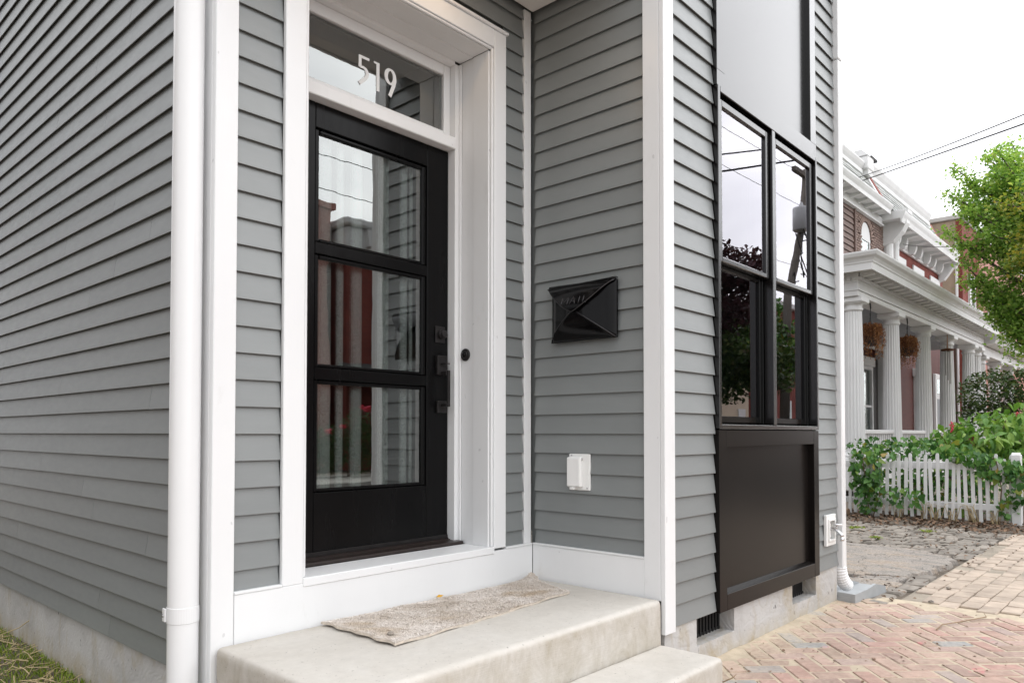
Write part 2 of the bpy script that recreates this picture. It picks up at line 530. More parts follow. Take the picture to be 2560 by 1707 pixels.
M['brick'] = brick_mat()
M['paver'] = simple("tan_concrete_paver", (.40, .325, .26), .85, .25, 7, bump=.5, bscale=70, rnd=.16)
M['cobble'] = simple("granite_sett", (.225, .198, .168), .75, .32, 9, bump=.5, bscale=45, rnd=.22, bdist=.012)
M['sand'] = simple("joint_sand", (.47, .395, .295), .95, .18, 14, bump=.6, bscale=150)
M['soil'] = simple("dark_alley_soil", (.13, .105, .08), .95, .4, 12, bump=.8, bscale=60, bdist=.02)
M['dust_soil'] = simple("dusty_ground", (.29, .25, .20), .95, .3, 6, bump=.6, bscale=70, bdist=.02)
def asphalt_mat():
    mt, nt, out = new_mat("worn_asphalt_patch")
    pos = world_pos(nt)
    c = ramp(nt, noise(nt, world_pos(nt, (2.2, .9, 1)), 1.8, 6, .65, .8), [(.3, (.20, .185, .17)), (.5, (.30, .27, .24)), (.62, (.33, .27, .215)), (.8, (.25, .24, .23))])
    c = mixc(nt, 1.0, c, ramp(nt, noise(nt, pos, 60, 4, .75), [(.3, .62), (.7, 1.4)]), 'MULTIPLY')
    vo = N(nt, "ShaderNodeTexVoronoi", feature='DISTANCE_TO_EDGE', Scale=2.3)
    wv_ = nt.nodes.new("ShaderNodeVectorMath"); wv_.operation = 'ADD'
    nt.links.new(pos, wv_.inputs[0])
    nn = N(nt, "ShaderNodeTexNoise", Scale=3.0, Detail=4.0); nt.links.new(pos, nn.inputs["Vector"]); nt.links.new(nn.outputs["Color"], wv_.inputs[1])
    nt.links.new(wv_.outputs[0], vo.inputs["Vector"])
    ck = ramp(nt, vo.outputs["Distance"], [(.0, .35), (.018, 1.0)])
    c = mixc(nt, 1.0, c, ck, 'MULTIPLY')
    principled(nt, out, c, .9, 1.4, 0, mixc(nt, .5, noise(nt, pos, 90, 4, .8), ck), 1.0, .014)
    return mt
M['asphalt'] = asphalt_mat()
M['street'] = simple("street_asphalt", (.07, .07, .07), .9, .2, 5, bump=.5, bscale=60)
M['litter'] = simple("dry_leaf_litter", (.17, .105, .065), .9, .4, 30, rnd=.5)
M['straw'] = simple("dry_straw", (.46, .36, .20), .7, .2, 20, rnd=.25)
M['mat_base'] = simple("carpet_backing", (.52, .46, .39), .95, .2, 60)
M['splash'] = simple("gray_plastic_splash_block", (.33, .345, .355), .55, .1, 14, bump=.2, bscale=60)


def carpet_mat():
    mt, nt, out = new_mat("beige_carpet_pile")
    pos = world_pos(nt)
    c = ramp(nt, noise(nt, pos, 5, 4, .6, .4), [(.35, (.58, .515, .45)), (.55, (.72, .665, .615)), (.75, (.76, .715, .67))])
    st = ramp(nt, noise(nt, world_pos(nt, (1.6, 2.4, 1)), 2.1, 3), [(.53, 0.0), (.66, .75)])
    c = mixc(nt, st, c, (.50, .40, .29))
    c = mixc(nt, 1.0, c, ramp(nt, rand01(nt), [(0, .86), (1, 1.08)]), 'MULTIPLY')
    principled(nt, out, c, .95, 1.3)
    return mt
M['carpet'] = carpet_mat()


def glass_mat(name, mult, tint=(1, 1, 1), ior=1.7, wav=0.0, under=(.9, .95, .93)):
    mt, nt, out = new_mat(name)
    fr = N(nt, "ShaderNodeFresnel", IOR=ior)
    mu = N(nt, "ShaderNodeMath", operation='MULTIPLY', use_clamp=True); mu.inputs[1].default_value = mult
    nt.links.new(fr.outputs[0], mu.inputs[0])
    tr = N(nt, "ShaderNodeBsdfTransparent", Color=(*under, 1))
    gl = N(nt, "ShaderNodeBsdfGlossy", Color=(*tint, 1), Roughness=0.0)
    if wav:
        b = N(nt, "ShaderNodeBump", Strength=wav, Distance=.004)
        nt.links.new(noise(nt, world_pos(nt, (1, 1, .5)), 5.0, 2), b.inputs["Height"])
        nt.links.new(b.outputs[0], gl.inputs["Normal"])
    ms = nt.nodes.new("ShaderNodeMixShader")
    nt.links.new(mu.outputs[0], ms.inputs[0]); nt.links.new(tr.outputs[0], ms.inputs[1]); nt.links.new(gl.outputs[0], ms.inputs[2])
    nt.links.new(ms.outputs[0], out.inputs["Surface"])
    return mt
def clear_mat():
    mt, nt, out = new_mat("clear_glass_edge")
    tr = N(nt, "ShaderNodeBsdfTransparent", Color=(.97, .99, .98, 1))
    nt.links.new(tr.outputs[0], out.inputs["Surface"])
    return mt
M['clear'] = clear_mat()
M['door_glass'] = glass_mat("door_glass", 3.2, (.97, 1, .99), 1.7, .10)
M['win_glass'] = glass_mat("coated_window_glass", 2.35, (.97, .95, 1), 1.7, .02, (.62, .85, .80))
M['far_glass'] = glass_mat("old_house_glass", .55, (1, 1, 1), 1.7, .1)


def curtain_mat():
    mt, nt, out = new_mat("sheer_grainy_curtain")
    pos = world_pos(nt)
    g = ramp(nt, noise(nt, world_pos(nt, (1, 1, .55)), 620, 2, .7), [(.0, .0), (1.0, 1.0)])
    gn = nt.nodes.new("ShaderNodeNewGeometry")
    sy = nt.nodes.new("ShaderNodeSeparateXYZ"); nt.links.new(gn.outputs["Normal"], sy.inputs[0])
    ab = N(nt, "ShaderNodeMath", operation='ABSOLUTE'); nt.links.new(sy.outputs["Y"], ab.inputs[0])
    md_ = N(nt, "ShaderNodeMath", operation='MULTIPLY_ADD'); md_.inputs[1].default_value = .50; md_.inputs[2].default_value = -.42
    nt.links.new(ab.outputs[0], md_.inputs[0])
    ad_ = N(nt, "ShaderNodeMath", operation='ADD'); nt.links.new(g, ad_.inputs[0]); nt.links.new(md_.outputs[0], ad_.inputs[1])
    g = ramp(nt, ad_.outputs[0], [(.36, .0), (.68, .90)])
    df = N(nt, "ShaderNodeBsdfDiffuse", Color=(.80, .82, .82, 1))
    tl = N(nt, "ShaderNodeBsdfTranslucent", Color=(.6, .6, .6, 1))
    mm = N(nt, "ShaderNodeMixShader"); mm.inputs[0].default_value = .3
    nt.links.new(df.outputs[0], mm.inputs[1]); nt.links.new(tl.outputs[0], mm.inputs[2])
    tr = nt.nodes.new("ShaderNodeBsdfTransparent")
    ms = nt.nodes.new("ShaderNodeMixShader")
    nt.links.new(g, ms.inputs[0]); nt.links.new(tr.outputs[0], ms.inputs[1]); nt.links.new(mm.outputs[0], ms.inputs[2])
    nt.links.new(ms.outputs[0], out.inputs["Surface"])
    return mt
M['curtain'] = curtain_mat()


def leaf_mat(name, stops, trans=.35, rough=.5, spec=1.4):
    mt, nt, out = new_mat(name)
    c = ramp(nt, rand01(nt), stops)
    p = N(nt, "ShaderNodeBsdfPrincipled", Roughness=rough, IOR=spec)
    nt.links.new(c, p.inputs["Base Color"])
    tl = nt.nodes.new("ShaderNodeBsdfTranslucent")
    nt.links.new(mixc(nt, 1.0, c, (1.25, 1.25, .7), 'MULTIPLY'), tl.inputs["Color"])
    ms = nt.nodes.new("ShaderNodeMixShader"); ms.inputs[0].default_value = trans
    nt.links.new(p.outputs[0], ms.inputs[1]); nt.links.new(tl.outputs[0], ms.inputs[2])
    nt.links.new(ms.outputs[0], out.inputs["Surface"])
    return mt
M['ginkgo'] = leaf_mat("bright_green_leaf", [(0, (.14, .27, .06)), (.5, (.26, .43, .10)), (.9, (.38, .52, .16)), (1, (.46, .50, .13))], .55)
M['yellowing'] = leaf_mat("yellowing_green_leaf", [(0, (.08, .15, .025)), (.4, (.19, .28, .04)), (.75, (.34, .36, .06)), (1, (.44, .36, .07))], .35)
M['hedge'] = leaf_mat("dark_shrub_leaf", [(0, (.03, .055, .02)), (.6, (.06, .11, .03)), (.85, (.11, .15, .04)), (1, (.10, .06, .06))], .2)
M['purple'] = leaf_mat("purple_plum_leaf", [(0, (.03, .012, .018)), (1, (.085, .035, .045))], .25)
M['vine'] = leaf_mat("green_vine_leaf", [(0, (.03, .09, .025)), (.45, (.065, .17, .04)), (.85, (.13, .27, .06)), (.95, (.22, .30, .06)), (1, (.30, .22, .06))], .3, .42)
M['poke'] = leaf_mat("pokeweed_leaf", [(0, (.06, .15, .03)), (.5, (.15, .30, .055)), (1, (.29, .42, .11))], .35, .42)
M['dry_fern'] = leaf_mat("dead_brown_frond", [(0, (.10, .04, .018)), (.5, (.23, .095, .04)), (1, (.36, .18, .08))], .3, .7)
M['grass'] = leaf_mat("moss_green_grass", [(0, (.10, .17, .015)), (.6, (.20, .28, .025)), (1, (.32, .33, .06))], .25, .7)
M['rose'] = leaf_mat("pink_rose_petal", [(0, (.55, .04, .09)), (1, (.75, .12, .2))], .3)
M['yellow_leaf'] = leaf_mat("yellow_fallen_leaf", [(0, (.58, .30, .02)), (1, (.70, .42, .05))], .2)
M['bark'] = simple("gray_brown_bark", (.11, .09, .07), .9, .3, 8, (1, 1, .2), .8, 20, bdist=.02)
M['twig'] = simple("pale_dry_twig", (.27, .19, .12), .8, .3, 20)
M['stem'] = simple("reddish_plant_stem", (.12, .07, .04), .7, .3, 20)
# other houses
M['porch_white'] = simple("weathered_white_paint", (.68, .68, .68), .6, .07, 2.5, (1, 1, .4), .15, 30, rnd=.03)
M['porch_gray'] = simple("gray_porch_ceiling", (.26, .27, .29), .7, .1, 3)
M['brown_brick'] = simple("brown_house_brick", (.235, .165, .14), .9, .2, 9, bump=.5, bscale=30, rnd=.22)
M['red_brick'] = simple("red_house_brick", (.27, .075, .055), .88, .2, 8, bump=.4, bscale=30, rnd=.15)
M['mortar'] = simple("house_mortar", (.24, .18, .16), .95, .2, 20)
M['brown_siding'] = simple("brown_wood_siding", (.135, .085, .07), .7, .2, 6)
M['stucco'] = simple("tan_stucco_party_wall", (.30, .235, .175), .95, .25, 2.2, (1, 1, .5), .4, 25)
M['slate'] = simple("painted_white_slates", (.40, .41, .395), .65, .14, 3, bump=.3, bscale=20, rnd=.16)
M['zinc'] = simple("dull_gutter_zinc", (.45, .44, .42), .5, .15, 3)
M['cream'] = simple("cream_stucco", (.62, .52, .40), .9, .06, 2)
M['roof_dark'] = simple("dark_shingle_roof", (.05, .05, .05), .9, .3, 12, bump=.5, bscale=30)
M['wood_pole'] = simple("weathered_pole_wood", (.13, .115, .10), .9, .3, 6, (3, 3, .3), .5, 20)
M['steel_gray'] = simple("gray_transformer_steel", (.38, .39, .40), .4, .06, 4)
M['cable'] = simple("black_cable", (.02, .02, .022), .6)
M['concrete_walk'] = simple("sidewalk_concrete", (.42, .40, .36), .9, .12, 3)
M['hose_dirt'] = simple("rusty_pipe", (.16, .10, .06), .8, .3, 10)


def wall_brick_mat():
    mt, nt, out = new_mat("painted_red_brick_wall")
    sn = nt.nodes.new("ShaderNodeSeparateXYZ")
    nt.links.new(world_pos(nt), sn.inputs[0])
    ad = N(nt, "ShaderNodeMath", operation='ADD')
    nt.links.new(sn.outputs["X"], ad.inputs[0]); nt.links.new(sn.outputs["Y"], ad.inputs[1])
    cb = nt.nodes.new("ShaderNodeCombineXYZ")
    nt.links.new(ad.outputs[0], cb.inputs[0]); nt.links.new(sn.outputs["Z"], cb.inputs[1])
    bk = N(nt, "ShaderNodeTexBrick", Scale=1.0)
    bk.inputs["Color1"].default_value = (.17, .036, .028, 1); bk.inputs["Color2"].default_value = (.22, .052, .038, 1)
    bk.inputs["Mortar"].default_value = (.17, .065, .052, 1)
    bk.inputs["Mortar Size"].default_value = .006; bk.inputs["Brick Width"].default_value = .21; bk.inputs["Row Height"].default_value = .072
    nt.links.new(cb.outputs[0], bk.inputs["Vector"])
    c = mixc(nt, 1.0, bk.outputs["Color"], ramp(nt, noise(nt, world_pos(nt), 2.5, 5), [(.3, .8), (.7, 1.2)]), 'MULTIPLY')
    inv = ramp(nt, bk.outputs["Fac"], [(0, 1.0), (1, 0.0)])
    principled(nt, out, c, .85, 1.4, 0, inv, .5, .008)
    return mt
M['brick_wall'] = wall_brick_mat()
M['shaded_brick'] = simple("porch_shaded_brick", (.085, .020, .016), .7, .2, 5, (1, 1, 3), .3, 30)  # red brick darkened to carry the porch shade in its colour
M['dark_door'] = simple("black_oak_door", (.02, .016, .014), .5)
M['pink_brick'] = simple("faded_pink_brick", (.40, .19, .16), .9, .12, 4, (1, 1, 3), .3, 20)

# ================================================================== ground
S = 'structure'
GZ = 0.15
MB().add([(-260, -260, .03), (260, -260, .03), (260, 260, .03), (-260, 260, .03)], [(0, 1, 2, 3)]).build("ground", M['dust_soil'], kind=S)
MB().add([(-200, -11.6, .036), (200, -11.6, .036), (200, -4.6, .036), (-200, -4.6, .036)], [(0, 1, 2, 3)]).build("street", M['street'], kind=S)
MB().box(-200, 200, -4.6, -4.42, .0, .146, bev=.012).build("kerb", M['concrete_walk'], kind=S)
MB().box(-60, 90, -14.4, -11.6, .0, .13, bev=.012).build("far_sidewalk", M['concrete_walk'], kind=S)


def grid_sheet(x0, x1, y0, y1, nx, ny, fz):
    vs_, fs_ = [], []
    for j in range(ny + 1):
        for i in range(nx + 1):
            x = x0 + (x1 - x0) * i / nx; y = y0 + (y1 - y0) * j / ny
            vs_.append((x, y, fz(x, y)))
    for j in range(ny):
        for i in range(nx):
            a = j * (nx + 1) + i
            fs_.append((a, a + 1, a + nx + 2, a + nx + 1))
    return vs_, fs_


def wob(x, y, k=1.0):
    return (math.sin(x * 7.1 * k + 1.3) * math.sin(y * 6.3 * k + .4) + .5 * math.sin(x * 17 * k + y * 11 * k)) * .5


# brick pavement: sand bed, herringbone bricks
pave = MB().box(-3.0, 4.33, -4.42, -.80, .0, .1460).build("brick_pavement", M['sand'], kind=S)
vs_, fs_ = grid_sheet(1.66, 4.30, -1.02, -.785, 90, 12,
                      lambda x, y: .1435 + max(0.0, .017 * (((y + 1.02) / .235) ** 2.6) * (0.6 + .5 * wob(x, y, .8)) + .002 * wob(x, y, 3)))
MB().add(vs_, fs_).build("swept_sand", M['sand'], pave, smooth=True, kind="stuff")


def brick_piece(L, W, H, seed, bev=.006):
    rg = random.Random(seed)
    vs_, fs_ = cbox(-L / 2, L / 2, -W / 2, W / 2, -H, 0, bev)
    vs_ = [(x + rg.uniform(-.003, .003), y + rg.uniform(-.003, .003), z + (rg.uniform(-.0022, .0012) if z > -.02 else 0)) for x, y, z in vs_]
    return vs_, fs_


bmesh_var = []
for k in range(5):
    vv, ff = brick_piece(.1885, .0885, .055, 40 + k)
    bmesh_var.append(mesh_of("brick", vv, ff, M['brick']))
W_ = .1005
rg = random.Random(3)
spots = []
for a in range(-40, 41):
    for b in range(-60, 41):
        c4 = (a - b) % 4
        if c4 == 0:
            ca, cb_, ang = a + 1.0, b + .5, 0
        elif c4 == 3:
            ca, cb_, ang = a + .5, b + 1.0, PI / 2
        else:
            continue
        th = math.radians(-46)
        x = 2.62 + W_ * (ca * math.cos(th) - cb_ * math.sin(th)); y = -1.30 + W_ * (ca * math.sin(th) + cb_ * math.cos(th))
        if not (-2.9 < x < 4.27 and -4.36 < y < -.745):
            continue
        if x < 1.83 and y > -1.24 and x > .02:
            continue                                     # under the stoop
        if x < 0.06 and y > -1.0:
            continue
        spots.append((x, y, th + ang))
vis = [s for s in spots if in_view(s[0], s[1], .15, 40) and project(s[0], s[1], .15)[2] < 8]
vis.sort(key=lambda s: (s[0] - CAM_P[0]) ** 2 + (s[1] - CAM_P[1]) ** 2)
vis = vis[:300]
visset = set(vis)
rest = MB()
for s in spots:
    x, y, an = s
    z = GZ + rg.uniform(-.0025, .0025)
    tilt = (rg.uniform(-.014, .014), rg.uniform(-.014, .014), an + rg.uniform(-.025, .025))
    if s in visset:
        link("brick", bmesh_var[rg.randrange(5)], pave, (x + rg.uniform(-.003, .003), y + rg.uniform(-.003, .003), z), tilt)
    else:
        vv, ff = cbox(-.094, .094, -.0445, .0445, -.05, 0, .005)
        ca, sa = math.cos(tilt[2]), math.sin(tilt[2])
        rest.add([(x + p[0] * ca - p[1] * sa, y + p[0] * sa + p[1] * ca, z + p[2]) for p in vv], ff)
rest.build("brickwork", M['brick'], pave, kind="stuff")

# tan paver walk along the street
walk = MB().box(4.335, 9.1, -4.42, -1.10, .0, .140).build("paver_walk", M['dust_soil'], kind=S)
pvar = []
for k in range(4):
    vv, ff = brick_piece(.202, .109, .055, 80 + k, .006)
    pvar.append(mesh_of("paver", vv, ff, M['paver']))
cand = []
yy = -1.17
row = 0
while yy > -4.3:
    xx = 4.46 + (.104 if row % 2 else 0)
    while xx < 9.0:
        gap = 6.05 < xx < 6.17
        edge = -1.17 - .05 * math.sin(xx * 1.9) - max(0, (5.0 - xx)) * .05
        if not gap and yy < edge + .03:
            cand.append((xx, yy))
        xx += .2085
    yy -= .1155
    row += 1
cand.sort(key=lambda s: 0 if in_view(s[0], s[1], .15, 10) else 1)
vis_p = [s for s in cand if in_view(s[0], s[1], .15, 30)][:300]
vps = set(vis_p)
rest = MB()
for s in cand:
    x, y = s
    an = .02 * math.sin(x * 1.3) + rg.uniform(-.02, .02) + (.06 if x > 6.1 else 0)
    z = GZ + .004 * math.sin(x * 2.1 + y) + rg.uniform(-.003, .003)
    if s in vps:
        link("paver", pvar[rg.randrange(4)], walk, (x, y, z), (rg.uniform(-.015, .015), rg.uniform(-.015, .015), an))
    else:
        vv, ff = cbox(-.11, .11, -.06, .06, -.05, 0, .006)
        rest.add([(x + p[0], y + p[1], z + p[2]) for p in vv], ff)
rest.build("paving", M['paver'], walk, kind="stuff")
# sand haunch between brick and pavers
hs = MB()
vs_, fs_ = grid_sheet(4.22, 4.46, -2.6, -.98, 8, 60, lambda x, y: .140 + .013 * math.exp(-((x - 4.34 - .02 * math.sin(y * 9)) / .05) ** 2))
hs.add(vs_, fs_).build("border_sand", M['sand'], walk, smooth=True, kind="stuff")

# alley with granite setts and a broken asphalt patch
alley = MB().box(4.115, 10.6, -1.10, 30, .0, .118).build("alley", M['soil'], kind=S)
svar = []
for k in range(8):
    rg2 = random.Random(200 + k)
    L, Wd = (.212, .150)
    vv, ff = cbox(-L / 2, L / 2, -Wd / 2, Wd / 2, -.06, 0, .013)
    vv = [(x + rg2.uniform(-.014, .014), y + rg2.uniform(-.012, .012), z + (rg2.uniform(-.008, .004) if z > -.03 else 0)) for x, y, z in vv]
    svar.append(mesh_of("cobblestone", vv, ff, M['cobble']))
APOLY = [(5.30, -.93), (5.75, -1.00), (6.45, -1.03), (6.68, -.95), (6.86, -.60), (6.90, -.05), (6.95, 1.2), (4.3, 1.6), (4.25, .1), (4.9, -.35), (5.15, -.62)]


def inside(px, py, poly):
    c = False
    n = len(poly)
    for i in range(n):
        x1, y1 = poly[i]; x2, y2 = poly[(i + 1) % n]
        if (y1 > py) != (y2 > py) and px < (x2 - x1) * (py - y1) / (y2 - y1) + x1:
            c = not c
    return c


rg = random.Random(11)
cob = []
xx = 4.28
while xx < 9.15:
    yy = -1.06 + rg.uniform(0, .1)
    sc = rg.uniform(.85, 1.2)
    while yy < 4.5:
        if not inside(xx, yy, APOLY):
            cob.append((xx + rg.uniform(-.02, .02), yy, sc * rg.uniform(.85, 1.1), rg.uniform(.8, 1.2)))
        yy += .166
    xx += .228 * sc
cob.sort(key=lambda s: 0 if in_view(s[0], s[1], .15, 20) else 1)
cv = [c for c in cob if in_view(c[0], c[1], .15, 30) and c[1] < 2.0][:300]
cvs = set(cv)
rest = MB()
for c in cob:
    x, y, s1, s2 = c
    dz = GZ - .006 + rg.uniform(-.009, .007)
    if c in cvs:
        o = link("cobblestone", svar[rg.randrange(8)], alley, (x, y, dz), (rg.uniform(-.07, .07), rg.uniform(-.07, .07), rg.uniform(-.12, .12) + (PI if rg.random() < .5 else 0)))
        o.scale = (s1, min(1.06, s2), 1)
    else:
        vv, ff = cbox(-.1, .1, -.066, .066, -.05, 0, .016)
        rest.add([(x + p[0] * s1, y + p[1], dz + p[2]) for p in vv], ff)
rest.build("cobbles", M['cobble'], alley, kind="stuff")


def patch(poly, zt, name, mt, parent, seed, sub=7, amp=.03):
    rg_ = random.Random(seed)
    ring = []
    n = len(poly)
    for i in range(n):
        a, b = poly[i], poly[(i + 1) % n]
        for k in range(sub):
            t = k / sub
            ring.append((a[0] + (b[0] - a[0]) * t + rg_.uniform(-amp, amp), a[1] + (b[1] - a[1]) * t + rg_.uniform(-amp, amp)))
    cx = sum(p[0] for p in ring) / len(ring); cy = sum(p[1] for p in ring) / len(ring)
    vs_, fs_ = [], []
    rings = [(1.02, -.045), (1.0, 0), (.97, .004), (.8, .008), (.55, .010), (.25, .012)]
    for sc_, dz in rings:
        for (x, y) in ring:
            X = cx + (x - cx) * sc_; Y = cy + (y - cy) * sc_
            vs_.append((X, Y, zt + dz + (.006 * wob(X, Y) if dz >= 0 else 0)))
    m_ = len(ring)
    for i in range(len(rings) - 1):
        for k in range(m_):
            fs_.append((i * m_ + k, i * m_ + (k + 1) % m_, (i + 1) * m_ + (k + 1) % m_, (i + 1) * m_ + k))
    fs_.append(tuple((len(rings) - 1) * m_ + k for k in range(m_)))
    mb = MB(); mb.add(vs_, fs_)
    return mb.build(name, mt, parent, smooth=False)


patch(APOLY, .163, "asphalt_patch", M['asphalt'], alley, 5)
patch([(4.2, -.30), (4.75, -.55), (5.15, -.62), (5.35, -.92), (4.9, -.98), (4.4, -.86), (4.16, -.6)], .150, "asphalt_patch", M['asphalt'], alley, 6, 5, .04)
# leaf litter strip below the fence
strip = MB().box(9.1, 13.4, -4.42, 30, .0, .143).build("garden_soil", M['soil'], kind=S)
P = np.stack([RNG.uniform(8.75, 10.5, 2600), RNG.uniform(-1.8, 2.2, 2600), RNG.uniform(.147, .17, 2600)], 1)
keep = RNG.uniform(size=2600) < np.clip((P[:, 0] - 8.75) / .6, .08, 1)
link("leaf_litter", leaf_mesh("leaf_litter", P[keep], .055, M['litter'], flat=1.6, seed=4), strip, kind="stuff")
P = np.stack([RNG.uniform(4.3, 9.0, 700), RNG.uniform(-1.2, 1.2, 700), np.full(700, .158)], 1)
link("leaf_litter", leaf_mesh("leaf_litter", P, .035, M['litter'], flat=2.5, seed=5), alley, kind="stuff")

# lawn beside the house
lawn = MB()
vs_, fs_ = grid_sheet(-9, .06, .02, 14, 60, 90, lambda x, y: .085 + .012 * wob(x, y, .5) + (.02 if x > -.02 else 0))
lawn = lawn.add(vs_, fs_).build("lawn", M['soil'], smooth=True, kind=S)
MB().add([(-9, -4.42, .10), (.0, -4.42, .10), (.0, .02, .10), (-9, .02, .10)], [(0, 1, 2, 3)]).build("front_yard", M['dust_soil'], kind=S)
n = 16000
P = np.stack([.034 - RNG.uniform(0, 1, n) ** 1.5 * 1.9, RNG.uniform(.25, 3.8, n), np.full(n, .092)], 1)
h_ = RNG.uniform(.015, .055, n); an = RNG.uniform(0, 2 * PI, n); ln = RNG.uniform(.2, 1.5, n)
dx = np.stack([np.cos(an), np.sin(an), 0 * an], 1)
sd_ = np.stack([-np.sin(an), np.cos(an), 0 * an], 1) * .0028
top = P + dx * (h_ * ln)[:, None]; top[:, 2] += h_
V = np.stack([P - sd_, P + sd_, top], 1).reshape(-1, 3)
link("grass", np_mesh("grass", V, np.arange(3 * n).reshape(-1, 3), M['grass']), lawn, kind="stuff")
straw = MB()
rg = random.Random(21)
for k in range(520):
    x, y = -.02 - rg.random() ** 1.4 * 1.2, rg.uniform(.4, 3.4)
    a = rg.uniform(0, PI); L = rg.uniform(.05, .26); z = .105 + rg.uniform(0, .035)
    straw.tube([(x, y, z), (x + L * .5 * math.cos(a), y + L * .5 * math.sin(a), z + rg.uniform(-.01, .02)), (x + L * math.cos(a), y + L * math.sin(a), z + rg.uniform(-.02, .02))], rg.uniform(.0014, .003), 4)
straw.tube([(-.12, 2.62, .09), (.005, 2.35, .20), (.02, 2.22, .26)], .0028, 5)
straw.build("straw", M['straw'], lawn, kind="stuff")

# ================================================================== our house
XB, DB = 1.765, 0.812
EXP, Z0 = .1016, 1.3062
ZTOP = 5.3
house = thing("clapboard_house", "gray clapboard house with white trim, black door and recessed porch", "house")


def zrow(k):
    return Z0 - k * EXP


_pl = {}


def plank_mesh(L):
    key = round(L, 3)
    if key not in _pl:
        h = .1216
        pr = [(.0152, 0), (.0144, .0016), (.0305, h), (.0385, h), (.0315, .019), (.0200, .016), (.0182, .0)]
        n = len(pr)
        vs_ = [(0, d, z) for d, z in pr] + [(key, d, z) for d, z in pr]
        fs_ = [tuple(range(n - 1, -1, -1)), tuple(range(n, 2 * n))] + [(i, (i + 1) % n, (i + 1) % n + n, i + n) for i in range(n)]
        _pl[key] = mesh_of("clapboard", vs_, fs_, M['siding'])
    return _pl[key]


def planks(wall, u0, u1, k0, k1, place, rz, seed, joints=None):
    """courses k0 (bottom) .. k1 (top); place(u, z) gives the world position of the course's left end"""
    rg_ = random.Random(seed)
    for k in range(k0, k1 - 1, -1):
        cuts = [u0]
        if joints:
            c = u0 + rg_.uniform(*joints)
            while c < u1 - .3:
                cuts.append(c); c += 3.66
        cuts.append(u1)
        for a, b in zip(cuts[:-1], cuts[1:]):
            g = .0009
            link("clapboard", plank_mesh(b - a - 2 * g), wall, Vector(place(a + g, zrow(k))) + Vector((0, 0, rg_.uniform(-.0009, .0009))),
                 (rg_.uniform(-.0025, .0025) * 0, 0, rz))


KT = -37
# side wall (faces -x): runs back along +y
w = MB().box(.042, .16, .05, 8.4, .33, ZTOP).build("side_wall", M['siding'], house)
rgj = random.Random(31)
for k in range(9, KT - 1, -1):
    c = {9: 1.02, 7: 2.72, 5: .62, 4: 1.25, 2: 2.05, 1: 2.8, -1: .60, -2: 1.75, -4: 2.8, -8: .62, -9: 1.7}.get(k, rgj.uniform(.7, 4.0))
    for a, b in ((.10, c), (c, min(c + 3.66, 8.4)), (c + 3.66, 8.4)):
        if b - a > .05:
            # local +x runs towards -y when turned by -90 degrees, so start at the far end
            link("clapboard", plank_mesh(b - a - .0018), w, (0, b - .0009, zrow(k) + rgj.uniform(-.0009, .0009)), (0, 0, -PI / 2))
# entry wall (faces -y)
w = MB().box(.042, .385, .042, .16, .33, ZTOP).box(1.455, XB + .04, .042, .16, .33, ZTOP).box(.385, 1.455, .042, .16, 3.28, ZTOP).build("entry_wall", M['siding'], house)
planks(w, .089, .281, 6, -22, lambda uu, z: (uu, 0, z), 0, 2)
planks(w, 1.557, 1.711, 6, -20, lambda uu, z: (uu, 0, z), 0, 3)
planks(w, .283, 1.711, -21, -22, lambda uu, z: (uu, 0, z), 0, 4)
# porch side wall (faces -x)
w = MB().box(XB + .042, XB + .14, -.765, .04, .33, ZTOP).build("porch_wall", M['siding'], house)
for k in range(6, -23, -1):
    link("clapboard", plank_mesh(.695), w, (XB, -.0005, zrow(k) + rgj.uniform(-.0009, .0009)), (0, 0, -PI / 2))
# street wall (faces -y)
yb = -DB
w = MB().box(XB + .042, 2.297, yb + .042, yb + .14, .40, ZTOP).box(3.698, 4.10, yb + .042, yb + .14, .40, ZTOP)
w.box(2.297, 3.698, yb + .050, yb + .14, .40, 1.327).box(2.297, 3.698, yb + .050, yb + .14, 3.14, ZTOP)
w.box(4.10, 4.102, yb + .04, 8.4, .38, ZTOP)
w = w.build("street_wall", M['siding'], house)
planks(w, 1.860, 2.293, 9, KT, lambda uu, z: (uu, yb, z), 0, 5)
planks(w, 3.703, 4.103, 9, KT, lambda uu, z: (uu, yb, z), 0, 6)
# flat roof lid, interior
MB().box(.0, 4.10, .0, 8.4, ZTOP + .002, ZTOP + .12).build("roof", M['roof_dark'], house)

# foundation with two vent openings
fm = MB()
fm.box(.036, .30, .002, 8.4, -.1, .388)                                            # side
fy = yb + .024
for a, b, z0_, z1_ in ((XB + .03, 2.10, -.1, .395), (2.10, 2.512, -.1, .250), (2.512, 3.306, -.1, .395), (3.306, 3.70, -.1, .250), (3.70, 4.096, -.1, .388)):
    fm.box(a, b, fy, fy + .20, z0_, z1_)
fm.box(XB + .03, 4.096, fy + .21, fy + .25, -.1, .39)
fnd = fm.build("foundation", M['foundation'], house)
for a, b in ((2.10, 2.512), (3.306, 3.70)):
    vb = MB().box(a + .002, b - .002, fy + .106, fy + .11, .250, .392)
    x = a + .012
    while x < b - .01:
        vb.box(x, x + .012, fy + .078, fy + .100, .250, .392); x += .034
    vb.box(a + .002, b - .002, fy + .082, fy + .096, .2515, .264)
    vb.build("foundation_vent", M['rubber'], fnd)

# trim boards
WT = M['white']
def glazing(name, x0, x1, y0, y1, z0, z1, mt, parent):
    mb_ = MB().box(x0, x1, y0, y1, z0, z1)
    mb_.m = [1, 1, 0, 1, 1, 1]                      # only the street face mirrors
    return mb_.build(name, [mt, M['clear']], parent)


